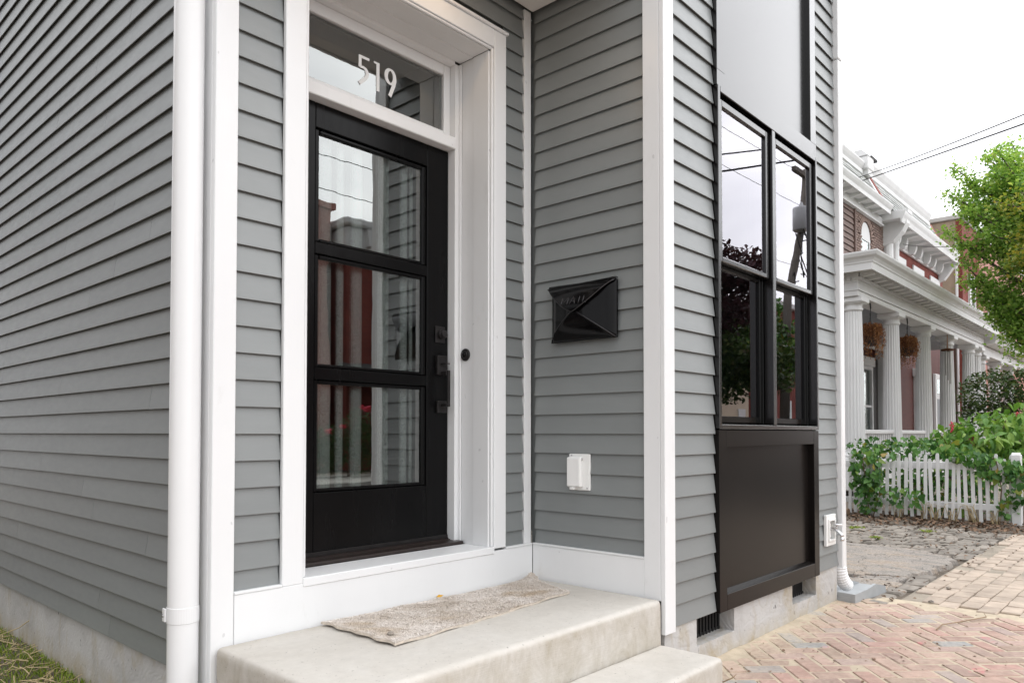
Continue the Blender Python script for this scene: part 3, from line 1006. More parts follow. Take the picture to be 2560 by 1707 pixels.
board("corner_board", house, 0, .087, 0, .03, .34, ZTOP, WT, .0025)
board("corner_board", house, 0, .028, .031, .098, .34, ZTOP, WT)
board("corner_board", house, 1.712, XB - .001, .010, .034, .724, 3.60, WT)                     # inner corner
board("corner_board", house, XB, XB + .026, yb + .026, -.697, .53, ZTOP, WT)
board("corner_board", house, XB, 1.858, yb, yb + .025, .376, ZTOP, WT, .0025)
board("skirt_board", house, .0885, XB - .0005, 0, .034, .50, .7135, WT)
for a, b in ((.0885, .2815), (1.5560, XB - .0035)):
    MB().box(a, b, -.003, .032, .714, .724, bev=.002).build("skirt_cap", WT, house)
board("skirt_board", house, XB + .0005, XB + .036, -.6965, -.0005, .50, .715, WT)
board("skirt_cap", house, XB - .003, XB + .036, -.6965, -.001, .7155, .7245, WT)

# porch ceiling and the storey above it
MB().box(.0, XB - .001, -.60, -.002, 3.600, 3.622).build("porch_ceiling", M['soffit'], house)
MB().box(.0, XB - .001, -.622, -.6005, 3.590, ZTOP, bev=.002).box(.0, .02, -.600, -.003, 3.6225, ZTOP, bev=.002).build("fascia_board", WT, house)
MB().box(.0205, XB - .002, -.600, -.004, 3.63, ZTOP).build("upper_storey", M['siding'], house)

# ------------------------------------------------------------------ doorway
DY, JX0, JX1 = .283, .399, 1.445
cas = MB().box(.282, .3745, 0, .021, .7142, 3.384, bev=.0025).build("door_casing", WT, house)
MB().box(1.4685, 1.5555, 0, .021, .7245, 3.384, bev=.0025).build("door_casing", WT, house)
MB().box(.3750, 1.4680, 0, .021, 3.292, 3.384, bev=.0025).build("door_casing", WT, house)
MB().box(.272, 1.5655, -.012, .03, 3.3845, 3.400, bev=.003).build("drip_cap", WT, house)
# beads round the inner edge of the casing
MB().box(.3750, .3900, .006, .021, .735, 3.29, bev=.004).box(1.4540, 1.4675, .006, .021, .735, 3.29, bev=.004).box(.3905, 1.4535, .006, .021, 3.278, 3.291, bev=.004).build("casing_bead", WT, house)
jm = MB()
for sgn, x in ((1, JX0), (-1, JX1)):
    def jb(d0, d1, y0, y1, z1):
        xa, xb_ = (x - d1, x - d0) if sgn > 0 else (x + d0, x + d1)
        jm.box(xa, xb_, y0, y1, .735, z1, bev=.0015)
    jb(.000, .030, .022, .134, 3.275)
    jb(.003, .030, .1345, .232, 3.275)
    jb(-.011, -.001, .216, .232, 3.262)                                        # bead
jm.box(JX0 + .001, JX1 - .001, .022, .134, 3.2755, 3.31, bev=.0015)
jm.box(JX0 + .001, JX1 - .001, .1345, .232, 3.2725, 3.31, bev=.0015)
jm.build("door_jamb", WT, house)
fr = MB()
fr.box(.434 - .06, .434, .2325, .30, .735, 3.262, bev=.002).box(1.410, 1.470, .2325, .30, .735, 3.262, bev=.002)
fr.box(.4345, 1.4095, .2325, .30, 3.255, 3.31, bev=.002)
fr.build("door_frame", WT, house)
board("transom_bar", house, .4345, 1.4095, .226, .31, 2.805, 2.866, WT, .004)
sill = MB().box(.374, 1.4690, -.004, .19, .700, .735, bev=.003).build("door_sill", WT, house)
th = MB().box(.420, 1.436, .188, .275, .7355, .752, bev=.004).box(.420, 1.436, .276, .36, .7355, .762, bev=.003).box(.4345, 1.409, .262, .270, .752, .757).build("threshold", M['threshold'], house)

# transom window with house number
tw = MB()
tx0, tx1, tz0, tz1 = .4345, 1.4095, 2.8665, 3.2545
tw.box(tx0, tx0 + .045, .270, .31, tz0, tz1, bev=.004).box(tx1 - .045, tx1, .270, .31, tz0, tz1, bev=.004)
tw.box(tx0 + .0455, tx1 - .0455, .270, .31, tz0, tz0 + .034, bev=.004).box(tx0 + .0455, tx1 - .0455, .270, .31, tz1 - .055, tz1, bev=.004)
tw = tw.build("transom_window", WT, house)
glazing("glass_pane", tx0 + .044, tx1 - .044, .290, .294, tz0 + .033, tz1 - .054, M['door_glass'], tw)


def digit(name, x0, z0_, h, strokes):
    mb = MB()
    for i, (pts, wd, closed) in enumerate(strokes):
        wds = [q * h for q in wd] if isinstance(wd, list) else wd * h
        ribbon(mb, [(x0 + px * h, z0_ + pz * h) for px, pz in pts], wds, .2875 - .0003 * i, .2893 - .0003 * i, closed)
    return mb.build(name, M['plastic'], tw)


H5, ZB = .140, 2.972
digit("house_number", .833, ZB, H5, [([(0.06, 1.0), (.06, .58)], .12, False), ([(.0, .955), (.44, .955)], .09, False),
      ([(.06, .585), (.20, .615), (.30, .57), (.36, .46), (.345, .35), (.27, .24), (.03, .015)], [.07, .09, .12, .14, .14, .13, .12], False)])
digit("house_number", .922, ZB, H5, [([(.175, 1.0), (.175, 0)], .13, False), ([(0, .965), (.17, .965)], .07, False)])
ell, wds = [], []
for k in range(28):
    a = 2 * PI * k / 28
    ell.append((.235 + .185 * math.cos(a), .70 + .25 * math.sin(a))); wds.append(.075 + .075 * abs(math.cos(a)))
digit("house_number", .990, ZB, H5, [(ell, wds, True), ([(.43, .72), (.43, .60), (.385, .44), (.205, .0)], [.13, .135, .14, .14], False)])

# the door itself
dx0, dx1, dzb, dzt = .4355, 1.4085, .766, 2.803
gx0, gx1 = .625, 1.236
GL = [(1.060, 1.531), (1.622, 2.098), (2.189, 2.666)]
BK = M['door_black']
door = MB().box(dx0, dx1, DY + .012, DY + .035, dzb, 1.03).build("front_door", BK, house, label="black front door with three glass panes")
MB().box(dx0, gx0 - .026, DY, DY + .045, dzb, dzt, bev=.003).build("stile", BK, door)
MB().box(gx1 + .026, dx1, DY, DY + .045, dzb, dzt, bev=.003).build("stile", BK, door)
for z0_, z1_ in ((2.666 + .024, dzt), (2.098 + .020, 2.189 - .018), (1.531 + .020, 1.622 - .018), (dzb, 1.042)):
    MB().box(gx0 - .0255, gx1 + .0255, DY + .0008, DY + .045, z0_, z1_, bev=.003).build("rail", BK, door)
for z0_, z1_ in GL:
    bd = MB()
    zb, zt = z0_ - .018, z1_ + .020
    bd.box(gx0 - .0255, gx0, DY + .008, DY + .03, zb, zt, bev=.006).box(gx1, gx1 + .0255, DY + .008, DY + .03, zb, zt, bev=.006)
    bd.box(gx0 + .0005, gx1 - .0005, DY + .008, DY + .03, zb, z0_, bev=.006).box(gx0 + .0005, gx1 - .0005, DY + .008, DY + .03, z1_, zt, bev=.006)
    bd.build("glazing_bead", BK, door)
    glazing("glass_pane", gx0 - .004, gx1 + .004, DY + .022, DY + .026, z0_ - .004, z1_ + .004, M['door_glass'], door)
board("door_sweep", door, dx0 + .004, dx1 - .004, DY - .008, DY - .0006, dzb - .006, dzb + .014, M['hardware'], .002)
# pleated sheer curtain behind the panes
cu = MB()
folds = [(.638, .012), (.702, .040), (.788, .024), (.880, .038), (1.038, .042), (1.172, .028), (1.224, .014)]
for xc, hw in folds:
    for i in range(10):
        a0, a1 = PI * i / 10, PI * (i + 1) / 10
        cu.add([(xc - hw * math.cos(a0), (.372) - hw * .55 * math.sin(a0), 1.02), (xc - hw * math.cos(a1), (.372) - hw * .55 * math.sin(a1), 1.02),
                (xc - hw * math.cos(a1), (.372) - hw * .55 * math.sin(a1), 2.72), (xc - hw * math.cos(a0), (.372) - hw * .55 * math.sin(a0), 2.72)], [(0, 1, 2, 3)])
cu.build("curtain", M['curtain'], door, smooth=True)
# lock set
lk = MB().box(1.315, 1.380, DY - .009, DY - .0005, 1.780, 1.866, bev=.002)
lk.lathe([(.024, 0), (.024, .014), (.021, .018), (.019, .018), (.019, .030), (.016, .033), (.004, .033)], (1.352, DY - .009, 1.823), 20, axis='y')
lk.build("deadbolt", M['hardware'], door)
hd = MB().box(1.318, 1.386, DY - .022, DY - .0005, 1.612, 1.713, bev=.002).box(1.322, 1.386, DY - .018, DY - .0005, 1.415, 1.478, bev=.002)
hd.box(1.340, 1.366, DY - .062, DY - .0225, 1.612, 1.630, bev=.002).box(1.340, 1.366, DY - .062, DY - .0185, 1.448, 1.463, bev=.002)
hd.box(1.344, 1.361, DY - .072, DY - .0625, 1.446, 1.634, bev=.002)
hd.box(1.336, 1.368, DY - .060, DY - .0225, 1.667, 1.672, bev=.001)
hd.build("door_handle", M['hardware'], door)
bell = thing("doorbell", "round black doorbell button on the white door jamb", "doorbell", (JX1, .186, 1.719))
MB().lathe([(.033, 0.0005), (.033, .004), (.029, .008), (.020, .009), (.018, .013), (.013, .013)], (0, 0, 0), 28, axis='x').build("bell_plate", M['hardware'], bell, smooth=False)
MB().lathe([(.012, .0132), (.012, .018), (.008, .021), (.002, .022)], (0, 0, 0), 20, axis='x').build("button", M['black'], bell, smooth=True)

# dim rooms behind the glass
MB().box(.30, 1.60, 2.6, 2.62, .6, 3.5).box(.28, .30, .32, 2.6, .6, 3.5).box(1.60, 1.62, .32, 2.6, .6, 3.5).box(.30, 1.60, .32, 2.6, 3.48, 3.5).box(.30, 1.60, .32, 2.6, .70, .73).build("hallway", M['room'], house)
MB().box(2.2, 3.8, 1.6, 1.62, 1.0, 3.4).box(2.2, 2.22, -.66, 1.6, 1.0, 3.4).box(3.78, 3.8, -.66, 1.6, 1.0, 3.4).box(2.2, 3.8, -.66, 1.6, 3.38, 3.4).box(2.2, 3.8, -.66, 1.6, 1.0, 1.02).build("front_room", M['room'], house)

# ------------------------------------------------------------------ street window, apron and upper panel
BZ = M['bronze']
fx0, fx1 = 2.295, 3.700
yf = yb - .003
ap = MB().box(fx0 + .080, fx1 - .080, yf + .036, yf + .05, .455, 1.250).build("apron_panel", M['apron'], house)
MB().box(fx0 + .002, fx0 + .086, yf, yf + .055, .383, 1.327, bev=.002).build("panel_frame", M['apron'], ap)
MB().box(fx1 - .084, fx1 - .002, yf, yf + .055, .383, 1.327, bev=.002).build("panel_frame", M['apron'], ap)
MB().box(fx0 + .0865, fx1 - .0845, yf + .0005, yf + .055, 1.240, 1.327, bev=.002).build("panel_frame", M['apron'], ap)
MB().box(fx0 + .0865, fx1 - .0845, yf + .0005, yf + .055, .383, .470, bev=.002).build("panel_frame", M['apron'], ap)
MB().prism([(yf + .006, .4705), (yf + .0355, .4705), (yf + .0355, .486)], 'x', fx0 + .0866, fx1 - .0846).build("drip_strip", M['apron'], ap)
up_ = MB().box(fx0 + .088, fx1 - .092, yf + .034, yf + .05, 3.20, ZTOP).build("upper_panel", BZ, house)
MB().box(fx0 + .002, fx0 + .092, yf, yf + .055, 3.218, ZTOP, bev=.002).build("panel_frame", BZ, up_)
MB().box(fx1 - .095, fx1 - .002, yf, yf + .055, 3.218, ZTOP, bev=.002).build("panel_frame", BZ, up_)
MB().prism([(fx0 + .002, 3.137), (fx1 - .002, 3.137), (fx1 - .002, 3.2175), (fx0 + .002, 3.2175)], 'y', yf, yf + .055).build("panel_frame", BZ, up_)

win = MB().box(2.300, 2.326, yf - .004, yf + .055, 1.3325, 3.136, bev=.003).box(3.676, 3.697, yf - .004, yf + .055, 1.3325, 3.136, bev=.003)
win.box(2.3265, 3.6755, yf - .004, yf + .055, 3.104, 3.136, bev=.003).box(2.3265, 3.6755, yf - .004, yf + .095, 1.3325, 1.356, bev=.003)
win.box(2.984, 3.026, yf - .004, yf + .055, 1.3565, 3.1035, bev=.003)
win = win.build("double_window", BZ, house, label="pair of black sash windows beside the corner")
for a, b in ((2.3265, 2.9835), (3.0265, 3.6755)):
    # stepped jamb behind the frame lip
    j = MB()
    for x in (a, b - .012):
        j.box(x, x + .012, yf + .0555, yf + .15, 1.357, 3.103, bev=.002)
        j.box(x + (.0125 if x == a else -.010), x + (.0225 if x == a else -.0005), yf + .062, yf + .073, 1.357, 2.2, bev=.001)
    j.box(a + .0125, b - .0125, yf + .0555, yf + .15, 3.085, 3.103, bev=.002).box(a + .0125, b - .0125, yf + .096, yf + .15, 1.34, 1.365, bev=.002)
    j.build("window_jamb", M['vinyl'], win)
    ua, ub = a + .0125, b - .0125
    s1 = MB().box(ua, ua + .040, yf + .014, yf + .052, 2.2175, 3.084, bev=.003).box(ub - .040, ub, yf + .014, yf + .052, 2.2175, 3.084, bev=.003)
    s1.box(ua + .0405, ub - .0405, yf + .014, yf + .052, 3.048, 3.084, bev=.003).box(ua + .0405, ub - .0405, yf + .012, yf + .052, 2.2175, 2.243, bev=.003)
    s1 = s1.build("upper_sash", BZ, win)
    glazing("glass_pane", ua + .038, ub - .038, yf + .028, yf + .032, 2.240, 3.050, M['win_glass'], s1)
    s2 = MB().box(ua, ua + .042, yf + .056, yf + .094, 1.3665, 2.235, bev=.003).box(ub - .042, ub, yf + .056, yf + .094, 1.3665, 2.235, bev=.003)
    s2.box(ua + .0425, ub - .0425, yf + .056, yf + .094, 2.195, 2.235, bev=.003).box(ua + .0425, ub - .0425, yf + .056, yf + .094, 1.3665, 1.402, bev=.003)
    s2 = s2.build("lower_sash", M['vinyl'], win)
    glazing("glass_pane", ua + .040, ub - .040, yf + .070, yf + .074, 1.400, 2.197, M['win_glass'], s2)

# ================================================================== stoop, mat and small things
import bmesh


def rounded(mb, name, mt, parent, bev, seg=4, **props):
    me = mesh_of(name, mb.v, mb.f, mt)
    bm = bmesh.new(); bm.from_mesh(me)
    bmesh.ops.bevel(bm, geom=[e for e in bm.edges if max(v.co.z for v in e.verts) > .2 and abs(e.verts[0].co.z - e.verts[1].co.z) < .01 and e.verts[0].co.z > .2
                              or (abs(e.verts[0].co.z - e.verts[1].co.z) > .05)], offset=bev, segments=seg, affect='EDGES', profile=.5)
    bm.to_mesh(me); bm.free()
    return link(name, me, parent, **props)


stoop = thing("concrete_stoop", "pale concrete stoop with a landing and one lower step", "stoop", (0, 0, 0))
rounded(MB().box(.012, XB - .007, -.800, -.006, -.05, .542), "landing", M['slab'], stoop, .022)
rounded(MB().box(.10, 1.735, -1.115, -.8015, -.05, .345), "step", M['slab'], stoop, .018)

cl = bpy.data.textures.new("concrete_unevenness", 'CLOUDS')
cl.noise_scale = .09
cl.noise_depth = 4
for o in list(stoop.children):
    rm = o.modifiers.new("remesh", 'REMESH'); rm.mode = 'VOXEL'; rm.voxel_size = .0105; rm.use_smooth_shade = True
    dm = o.modifiers.new("uneven", 'DISPLACE'); dm.texture = cl; dm.strength = .0035; dm.mid_level = .5; dm.texture_coords = 'GLOBAL'
mat_t = thing("door_mat", "beige carpet offcut used as a door mat, one corner curled up", "door mat", (1.0, -.25, .542))


def mat_xy(a, b):
    x = .437 + (.005 * (1 - b)) + a * (1.689 - .437) - a * (1 - b) * (1.689 - 1.559)
    y = (-.492 + a * (.492 - .406)) * (1 - b) + (-.04 - .02 * a) * b
    x += .006 * math.sin(b * 23) * (1 if a > .98 or a < .02 else 0) + .004 * math.sin(b * 60 + 1) * (a > .98)
    y += .002 * math.sin(a * 31) + .002 * math.sin(a * 77 + 2) * (b > .97)
    return x, y


def mat_z(a, b):
    z = .0105 + .002 * math.sin(a * 9 + b * 5) + .0015 * math.sin(a * 31 + b * 17)
    k = max(0, a - .90) / .10 * max(0, b - .62) / .38
    z += .034 * k ** 1.9
    z += .010 * max(0, 1 - a / .10) * (.5 + .5 * b)
    return z


vs_, fs_ = [], []
NA, NB = 80, 30
for dz in (0, -.009):
    for j in range(NB + 1):
        for i in range(NA + 1):
            x, y = mat_xy(i / NA, j / NB)
            vs_.append((x - 1.0, y + .25, mat_z(i / NA, j / NB) + dz))
n_ = (NA + 1) * (NB + 1)
for j in range(NB):
    for i in range(NA):
        a = j * (NA + 1) + i
        fs_.append((a, a + 1, a + NA + 2, a + NA + 1)); fs_.append((a + n_, a + n_ + NA + 1, a + n_ + NA + 2, a + n_ + 1))
for i in range(NA):
    fs_.append((i, i + n_, i + 1 + n_, i + 1)); b = NB * (NA + 1) + i; fs_.append((b, b + 1, b + 1 + n_, b + n_))
for j in range(NB):
    a = j * (NA + 1); fs_.append((a, a + NA + 1, a + NA + 1 + n_, a + n_)); b = a + NA; fs_.append((b, b + n_, b + NA + 1 + n_, b + NA + 1))
mesh_ = MB().add(vs_, fs_).build("mat_backing", M['mat_base'], mat_t)
n = 70000
A = RNG.uniform(0, 1, n); B = RNG.uniform(0, 1, n)
P = np.array([(*mat_xy(a, b), mat_z(a, b)) for a, b in zip(A, B)])
P[:, 0] -= 1.0; P[:, 1] += .25
an = RNG.uniform(0, 2 * PI, n); hh = RNG.uniform(.0015, .0042, n)
sd_ = np.stack([np.cos(an), np.sin(an), 0 * an], 1) * .0013
tp = P + np.stack([RNG.normal(0, .004, n), RNG.normal(0, .004, n), hh], 1)
V = np.stack([P - sd_, P + sd_, tp + sd_ * .8, tp - sd_ * .8], 1).reshape(-1, 3)
link("pile", np_mesh("pile", V, np.arange(4 * n).reshape(-1, 4), M['carpet']), mat_t, kind="stuff")
MB().lathe([(.012, .0), (.014, .004), (.009, .010), (.002, .011)], (-.50, -.145, .018), 9).build("pebble", M['cobble'], None, loc=(1.0, -.25, .542),
      label="small gray pebble lying on the beige door mat", category="pebble")


def fallen(x, y, z, L, rot, label, tilt=0.0):
    vs_ = [(-L / 2, 0, 0), (-L * .1, -L * .16, .003), (L / 2, 0, .001), (-L * .1, L * .16, .003), (-L * .1, 0, 0)]
    o = MB().add(vs_, [(0, 1, 4), (1, 2, 4), (2, 3, 4), (3, 0, 4)]).build("fallen_leaf", M['yellow_leaf'], None, loc=(x, y, z), rot=(tilt, 0, rot),
                                                                         label=label, category="leaf", group="yellow leaves on the stoop")
    return o


fallen(.528, -.385, .5435, .055, .3, "yellow leaf sticking out under the near left edge of the door mat")
fallen(1.085, -.018, .552, .05, .1, "yellow leaf tucked between the door mat and the white skirting, midway along", .8)
fallen(1.72, -.045, .552, .075, .5, "yellow leaf lying in the inner corner of the porch", .3)

# mailbox ----------------------------------------------------------------
mbx = thing("mailbox", "black envelope shaped wall mailbox embossed MAIL", "mailbox", (XB + .008, -.345, 1.78))
y0m, wm, hm = .205, .410, .288          # local y of left edge (towards +y), width, height


def prof_t(t):
    return .014 + .080 * math.sin(max(0.0, min(1.0, t)) * PI / 2) ** .85


# back box
bxm = MB().box(-.016, 0, y0m - wm, y0m, 0, hm, bev=.003)
bxm.build("mailbox_back", M['black'], mbx)
NT, NS_ = 26, 22
# side flaps bend only across their width, the bottom flap only along its height
for sgn in (0, 1):
    sf = MB(); vs_, fs_ = [], []
    for i in range(NT + 1):
        t = i / NT
        uu = t * .5 if sgn == 0 else 1 - t * .5
        for j_ in range(NS_ + 1):
            v = t * .5 + (1 - t) * j_ / NS_
            d = prof_t(t) - .004 + .004 * math.sin(t * 9.0) * (1 - t)
            vs_.append((-d, y0m - uu * wm, v * hm))
    for i in range(NT):
        for j_ in range(NS_):
            a = i * (NS_ + 1) + j_
            fs_.append((a, a + 1, a + NS_ + 2, a + NS_ + 1) if sgn else (a, a + NS_ + 1, a + NS_ + 2, a + 1))
    o = sf.add(vs_, fs_).build("side_flap", M['black'], mbx, smooth=True)
    so = o.modifiers.new("thickness", 'SOLIDIFY'); so.thickness = .002; so.offset = 0
vs_, fs_ = [], []
for i in range(NT + 1):
    t = i / NT
    for j_ in range(NS_ + 1):
        q = j_ / NS_
        w_ = 1 - t * .985
        uu = .5 + (q - .5) * w_ * (1 + .05 * math.sin(t * PI))
        vs_.append((-(prof_t(t) + .004 - .003 * abs(2 * q - 1) ** 6), y0m - uu * wm, t * .515 * hm))
for i in range(NT):
    for j_ in range(NS_):
        a = i * (NS_ + 1) + j_
        fs_.append((a, a + 1, a + NS_ + 2, a + NS_ + 1))
o = MB().add(vs_, fs_).build("bottom_flap", M['black'], mbx, smooth=True)
so = o.modifiers.new("thickness", 'SOLIDIFY'); so.thickness = .003; so.offset = 0


def lid_depth(v):
    """the lid curls over the top edge and bends only along its height"""
    t = min(1.0, 2 - 2 * v)
    return .026 + .082 * math.sin(t * PI / 2) ** .80 + .003 * math.sin(t * 8)


vs_, fs_ = [], []
NU, NF = 72, 22
for i in range(NU + 1):
    uu = i / NU
    e = 1 - abs(2 * uu - 1)
    vt = 1 - .60 * (e - .16 * e ** 4) - .030
    for j_ in range(NF + 1):
        t = j_ / NF
        v = 1 + (vt - 1) * t
        if j_ == 0:
            vs_.append((-.001, y0m - uu * wm, hm + .006)); continue
        vs_.append((-lid_depth(v), y0m - uu * wm + (.006 if i == 0 else -.006 if i == NU else 0), v * hm + .010 * math.exp(-t * 9)))
for i in range(NU):
    for j_ in range(NF):
        a = i * (NF + 1) + j_
        fs_.append((a, a + 1, a + NF + 2, a + NF + 1))
flap = MB().add(vs_, fs_).build("mailbox_lid", M['black'], mbx, smooth=True)
so = flap.modifiers.new("thickness", 'SOLIDIFY'); so.thickness = .0035; so.offset = 0
edge_pts = []
for i in range(0, NU + 1, 2):
    uu = i / NU
    e = 1 - abs(2 * uu - 1)
    v = 1 - .60 * (e - .16 * e ** 4) - .030
    edge_pts.append((-lid_depth(v) - .0012, y0m - uu * wm + (.006 if i == 0 else -.006 if i == NU else 0), v * hm))
MB().tube(edge_pts, .0026, 7).build("glint_rim", M['black_glint'], flap, smooth=True)  # rim tube added to draw a highlight along the lid
for sgn in (0, 1):
    ep = []
    for i in range(0, NT + 1):
        t = i / NT
        uu = .5 + (sgn - .5) * (1 - t * .985) * (1 + .05 * math.sin(t * PI))
        ep.append((-(prof_t(t) + .003), y0m - uu * wm, t * .515 * hm))
    MB().tube(ep, .0022, 7).build("glint_rim", M['black_glint'], o, smooth=True)  # rim tubes added to draw highlights along the bottom flap
# MAIL lettering
LET = {'M': [[(0, 0), (0, 1), (.5, .35), (1, 1), (1, 0)]], 'A': [[(0, 0), (.5, 1), (1, 0)], [(.22, .38), (.78, .38)]], 'I': [[(.5, 0), (.5, 1)]], 'L': [[(.15, 1), (.15, 0), (.95, 0)]]}
lt = MB()
hx, lh = .33, .040
for ch, wd_ in (('M', .038), ('A', .034), ('I', .016), ('L', .028)):
    for st in LET[ch]:
        dense = []
        for a, b in zip(st[:-1], st[1:]):
            dense += [(a[0] + (b[0] - a[0]) * k / 4, a[1] + (b[1] - a[1]) * k / 4) for k in range(4)]
        dense.append(st[-1])
        pts = []
        for px_, pz_ in dense:
            uu = hx + px_ * wd_ / wm
            v = .60 + pz_ * lh / hm
            pts.append((-lid_depth(v) - .0030, y0m - uu * wm, v * hm))
        lt.tube(pts, .0022, 6)
    hx += (wd_ + .014) / wm
lt.build("lettering", M['black_glint'], mbx, smooth=True, label="raised black letters MAIL")

# outlet cover -------------------------------------------------------------
oc = thing("outlet_cover", "white weatherproof outlet cover on the gray porch wall", "outlet cover", (XB + .022, -.308, 1.02))
MB().box(-.016, 0, -.065, .065, 0, .184, bev=.003).build("cover_plate", M['plastic'], oc)
MB().box(-.042, -.0165, -.028, .062, .016, .168, bev=.006).box(-.0455, -.0425, -.022, .056, .022, .160, bev=.002).box(-.050, -.020, .010, .030, .004, .0155, bev=.001).build("flip_cover", M['plastic'], oc)

# hose tap --------------------------------------------------------------
MB().lathe([(.004, 0), (.004, .002), (.001, .003)], (-.016, .047, .176), 8, axis='x').lathe([(.004, 0), (.004, .002), (.001, .003)], (-.016, -.052, .012), 8, axis='x').tube([(-.030, -.030, .164), (-.030, -.030, .150)], .004, 6).build("screws", M['chrome'], oc, kind="stuff")
ht = thing("hose_tap", "chrome hose tap in a white recessed box on the gray wall", "tap", (3.915, yb + .018, .553))
bx = MB()
for a, b, c, d in ((-.086, -.052, 0, .207), (.052, .086, 0, .207), (-.0515, .0515, 0, .034), (-.0515, .0515, .173, .207)):
    bx.box(a, b, -.022, 0, c, d, bev=.003)
for a, b, c, d in ((-.060, -.048, .028, .179), (.048, .060, .028, .179), (-.0475, .0475, .028, .042), (-.0475, .0475, .165, .179)):
    bx.box(a, b, -.032, -.0225, c, d, bev=.002)
bx.box(-.050, .050, -.003, .001, .03, .178)
bx.build("tap_box", M['plastic'], ht)
MB().tube([(0, -.004, .112), (0, -.055, .105), (.004, -.085, .075), (.004, -.088, .062)], [.011, .012, .013, .015], 12).tube([(0, -.045, .108), (0, -.062, .135)], [.008, .008], 10).lathe([(.015, 0), (.017, .006), (.015, .026)], (.004, -.088, .036), 12).build("spout", M['chrome'], ht, smooth=True)
MB().lathe([(.006, 0), (.026, .002), (.028, .008), (.024, .014), (.006, .016)], (0, -.064, .136), 10).build("tap_handle", M['chrome'], ht)

# downspouts -------------------------------------------------------------
ds = thing("downspout", "round white downspout at the left corner of the gray house", "downspout", (-.066, .075, .05))
MB().lathe([(.0525, 0), (.0525, ZTOP)], (0, 0, 0), 40, cap=True).build("pipe", M['white_pipe'], ds, smooth=True)
MB().lathe([(.0532, .585), (.0545, .586), (.0545, .640), (.0532, .641)], (0, 0, 0), 40, cap=False).box(-.059, -.052, .012, .034, .590, .637, bev=.002).build("strap", M['white_pipe'], ds)
MB().lathe([(.006, 0), (.006, .003), (.003, .005)], (-.059, .023, .612), 8, axis='x').build("screw", M['chrome'], ds)
es = ds.children[0].modifiers.new("edges", 'EDGE_SPLIT')
d2 = thing("downspout", "square white downspout with ribbed elbow at the far corner of the gray house", "downspout", (4.107, yb + .01, .37))
MB().box(0, .073, -.025, .055, .004, 3.58, bev=.006).box(-.001, .074, -.027, .057, 3.585, ZTOP - .4, bev=.006).build("pipe", M['white_pipe'], d2)
el = MB()
pts, rads = [], []
for i in range(31):
    t = i / 30
    a = t * math.radians(62)
    pts.append((.036 + .145 * (1 - math.cos(a)), .012 - .05 * (1 - math.cos(a)), .008 - .150 * math.sin(a) - .012 * t)); rads.append(.046 + (.0045 if i % 3 == 1 else 0))
el.tube(pts, rads, 16, squash=.9).build("elbow", M['white_pipe'], d2, smooth=False)
sb = MB()
sb.prism([(-.03, 0), (.54, 0), (.52, .05), (.34, .088), (.20, .072), (-.03, .066)], 'y', -.065, -.045)
sb.prism([(-.03, 0), (.54, 0), (.52, .05), (.34, .088), (.20, .072), (-.03, .066)], 'y', .125, .145)
sb.box(-.03, .53, -.0445, .1245, 0, .040).box(-.03, -.012, -.0445, .1245, .0405, .066)
sb.build("splash_block", M['splash'], None, loc=(4.125, yb - .035, .140), rot=(0, 0, math.radians(-4)), label="gray plastic splash block under the ribbed elbow", category="splash block")

# ================================================================== neighbour: porch and two mansard houses
CY = 2.0
row = thing("porch_house", "old brick double house with white columned porch and white mansard roof", "house", (13.0, 4.1, 0.1))
ro = Vector((-13.0, -4.1, -.1))


def R(mb, name, mt, parent=None, smooth=False, **p):
    """part of the row house; coordinates given in the world, stored relative to the thing"""
    mb.v = [(x + ro.x, y + ro.y, z + ro.z) for x, y, z in mb.v]
    return mb.build(name, mt, parent if parent is not None else row, smooth, **p)


PW = M['porch_white']
# porch floor, rail and skirting
R(MB().box(12.95, 24.6, 1.75, 4.1, .25, .785, bev=.02), "porch_floor", PW)
fl_prof = []
colv, colf = [], []
NS = 80
for zz, rr in ((0, .19), (.5, .186), (1.2, .178), (2.0, .165), (2.74, .150)):
    for k in range(NS):
        a = 2 * PI * k / NS
        ph = (k % 4)
        q = rr * (1 - (.0, .085, .10, .085)[ph])
        colv.append((q * math.cos(a), q * math.sin(a), zz))
for i in range(4):
    for k in range(NS):
        colf.append((i * NS + k, i * NS + (k + 1) % NS, (i + 1) * NS + (k + 1) % NS, (i + 1) * NS + k))
shaft_me = mesh_of("column", colv, colf, PW)
cb = MB().lathe([(.155, 0), (.172, .02), (.172, .05), (.158, .055), (.158, .10), (.20, .15)], (0, 0, 2.74), 24).box(-.225, .225, -.225, .225, 2.892, 2.985, bev=.01).box(-.195, .195, -.195, .195, 2.875, 2.8915)
cap_me = mesh_of("capital", cb.v, cb.f, PW)
bb = MB().lathe([(.24, 0), (.245, .04), (.215, .08), (.195, .11)], (0, 0, 0), 24).box(-.26, .26, -.26, .26, -.07, -.001, bev=.01)
base_me = mesh_of("column_base", bb.v, bb.f, PW)
CX = [13.30, 15.72, 18.30, 20.65, 23.25, 24.2]
for x in CX:
    c = link("column", shaft_me, row, (x + ro.x, CY + ro.y, .857 + ro.z))
    link("capital", cap_me, c); link("column_base", base_me, c)
# rail
R(MB().box(13.5, 24.3, 1.92, 2.06, 1.30, 1.38, bev=.015), "porch_rail", PW)
bal = MB()
x = 13.62
while x < 24.2:
    bal.box(x, x + .04, 1.97, 2.01, .79, 1.298); x += .13
R(bal, "balusters", PW, kind="stuff")
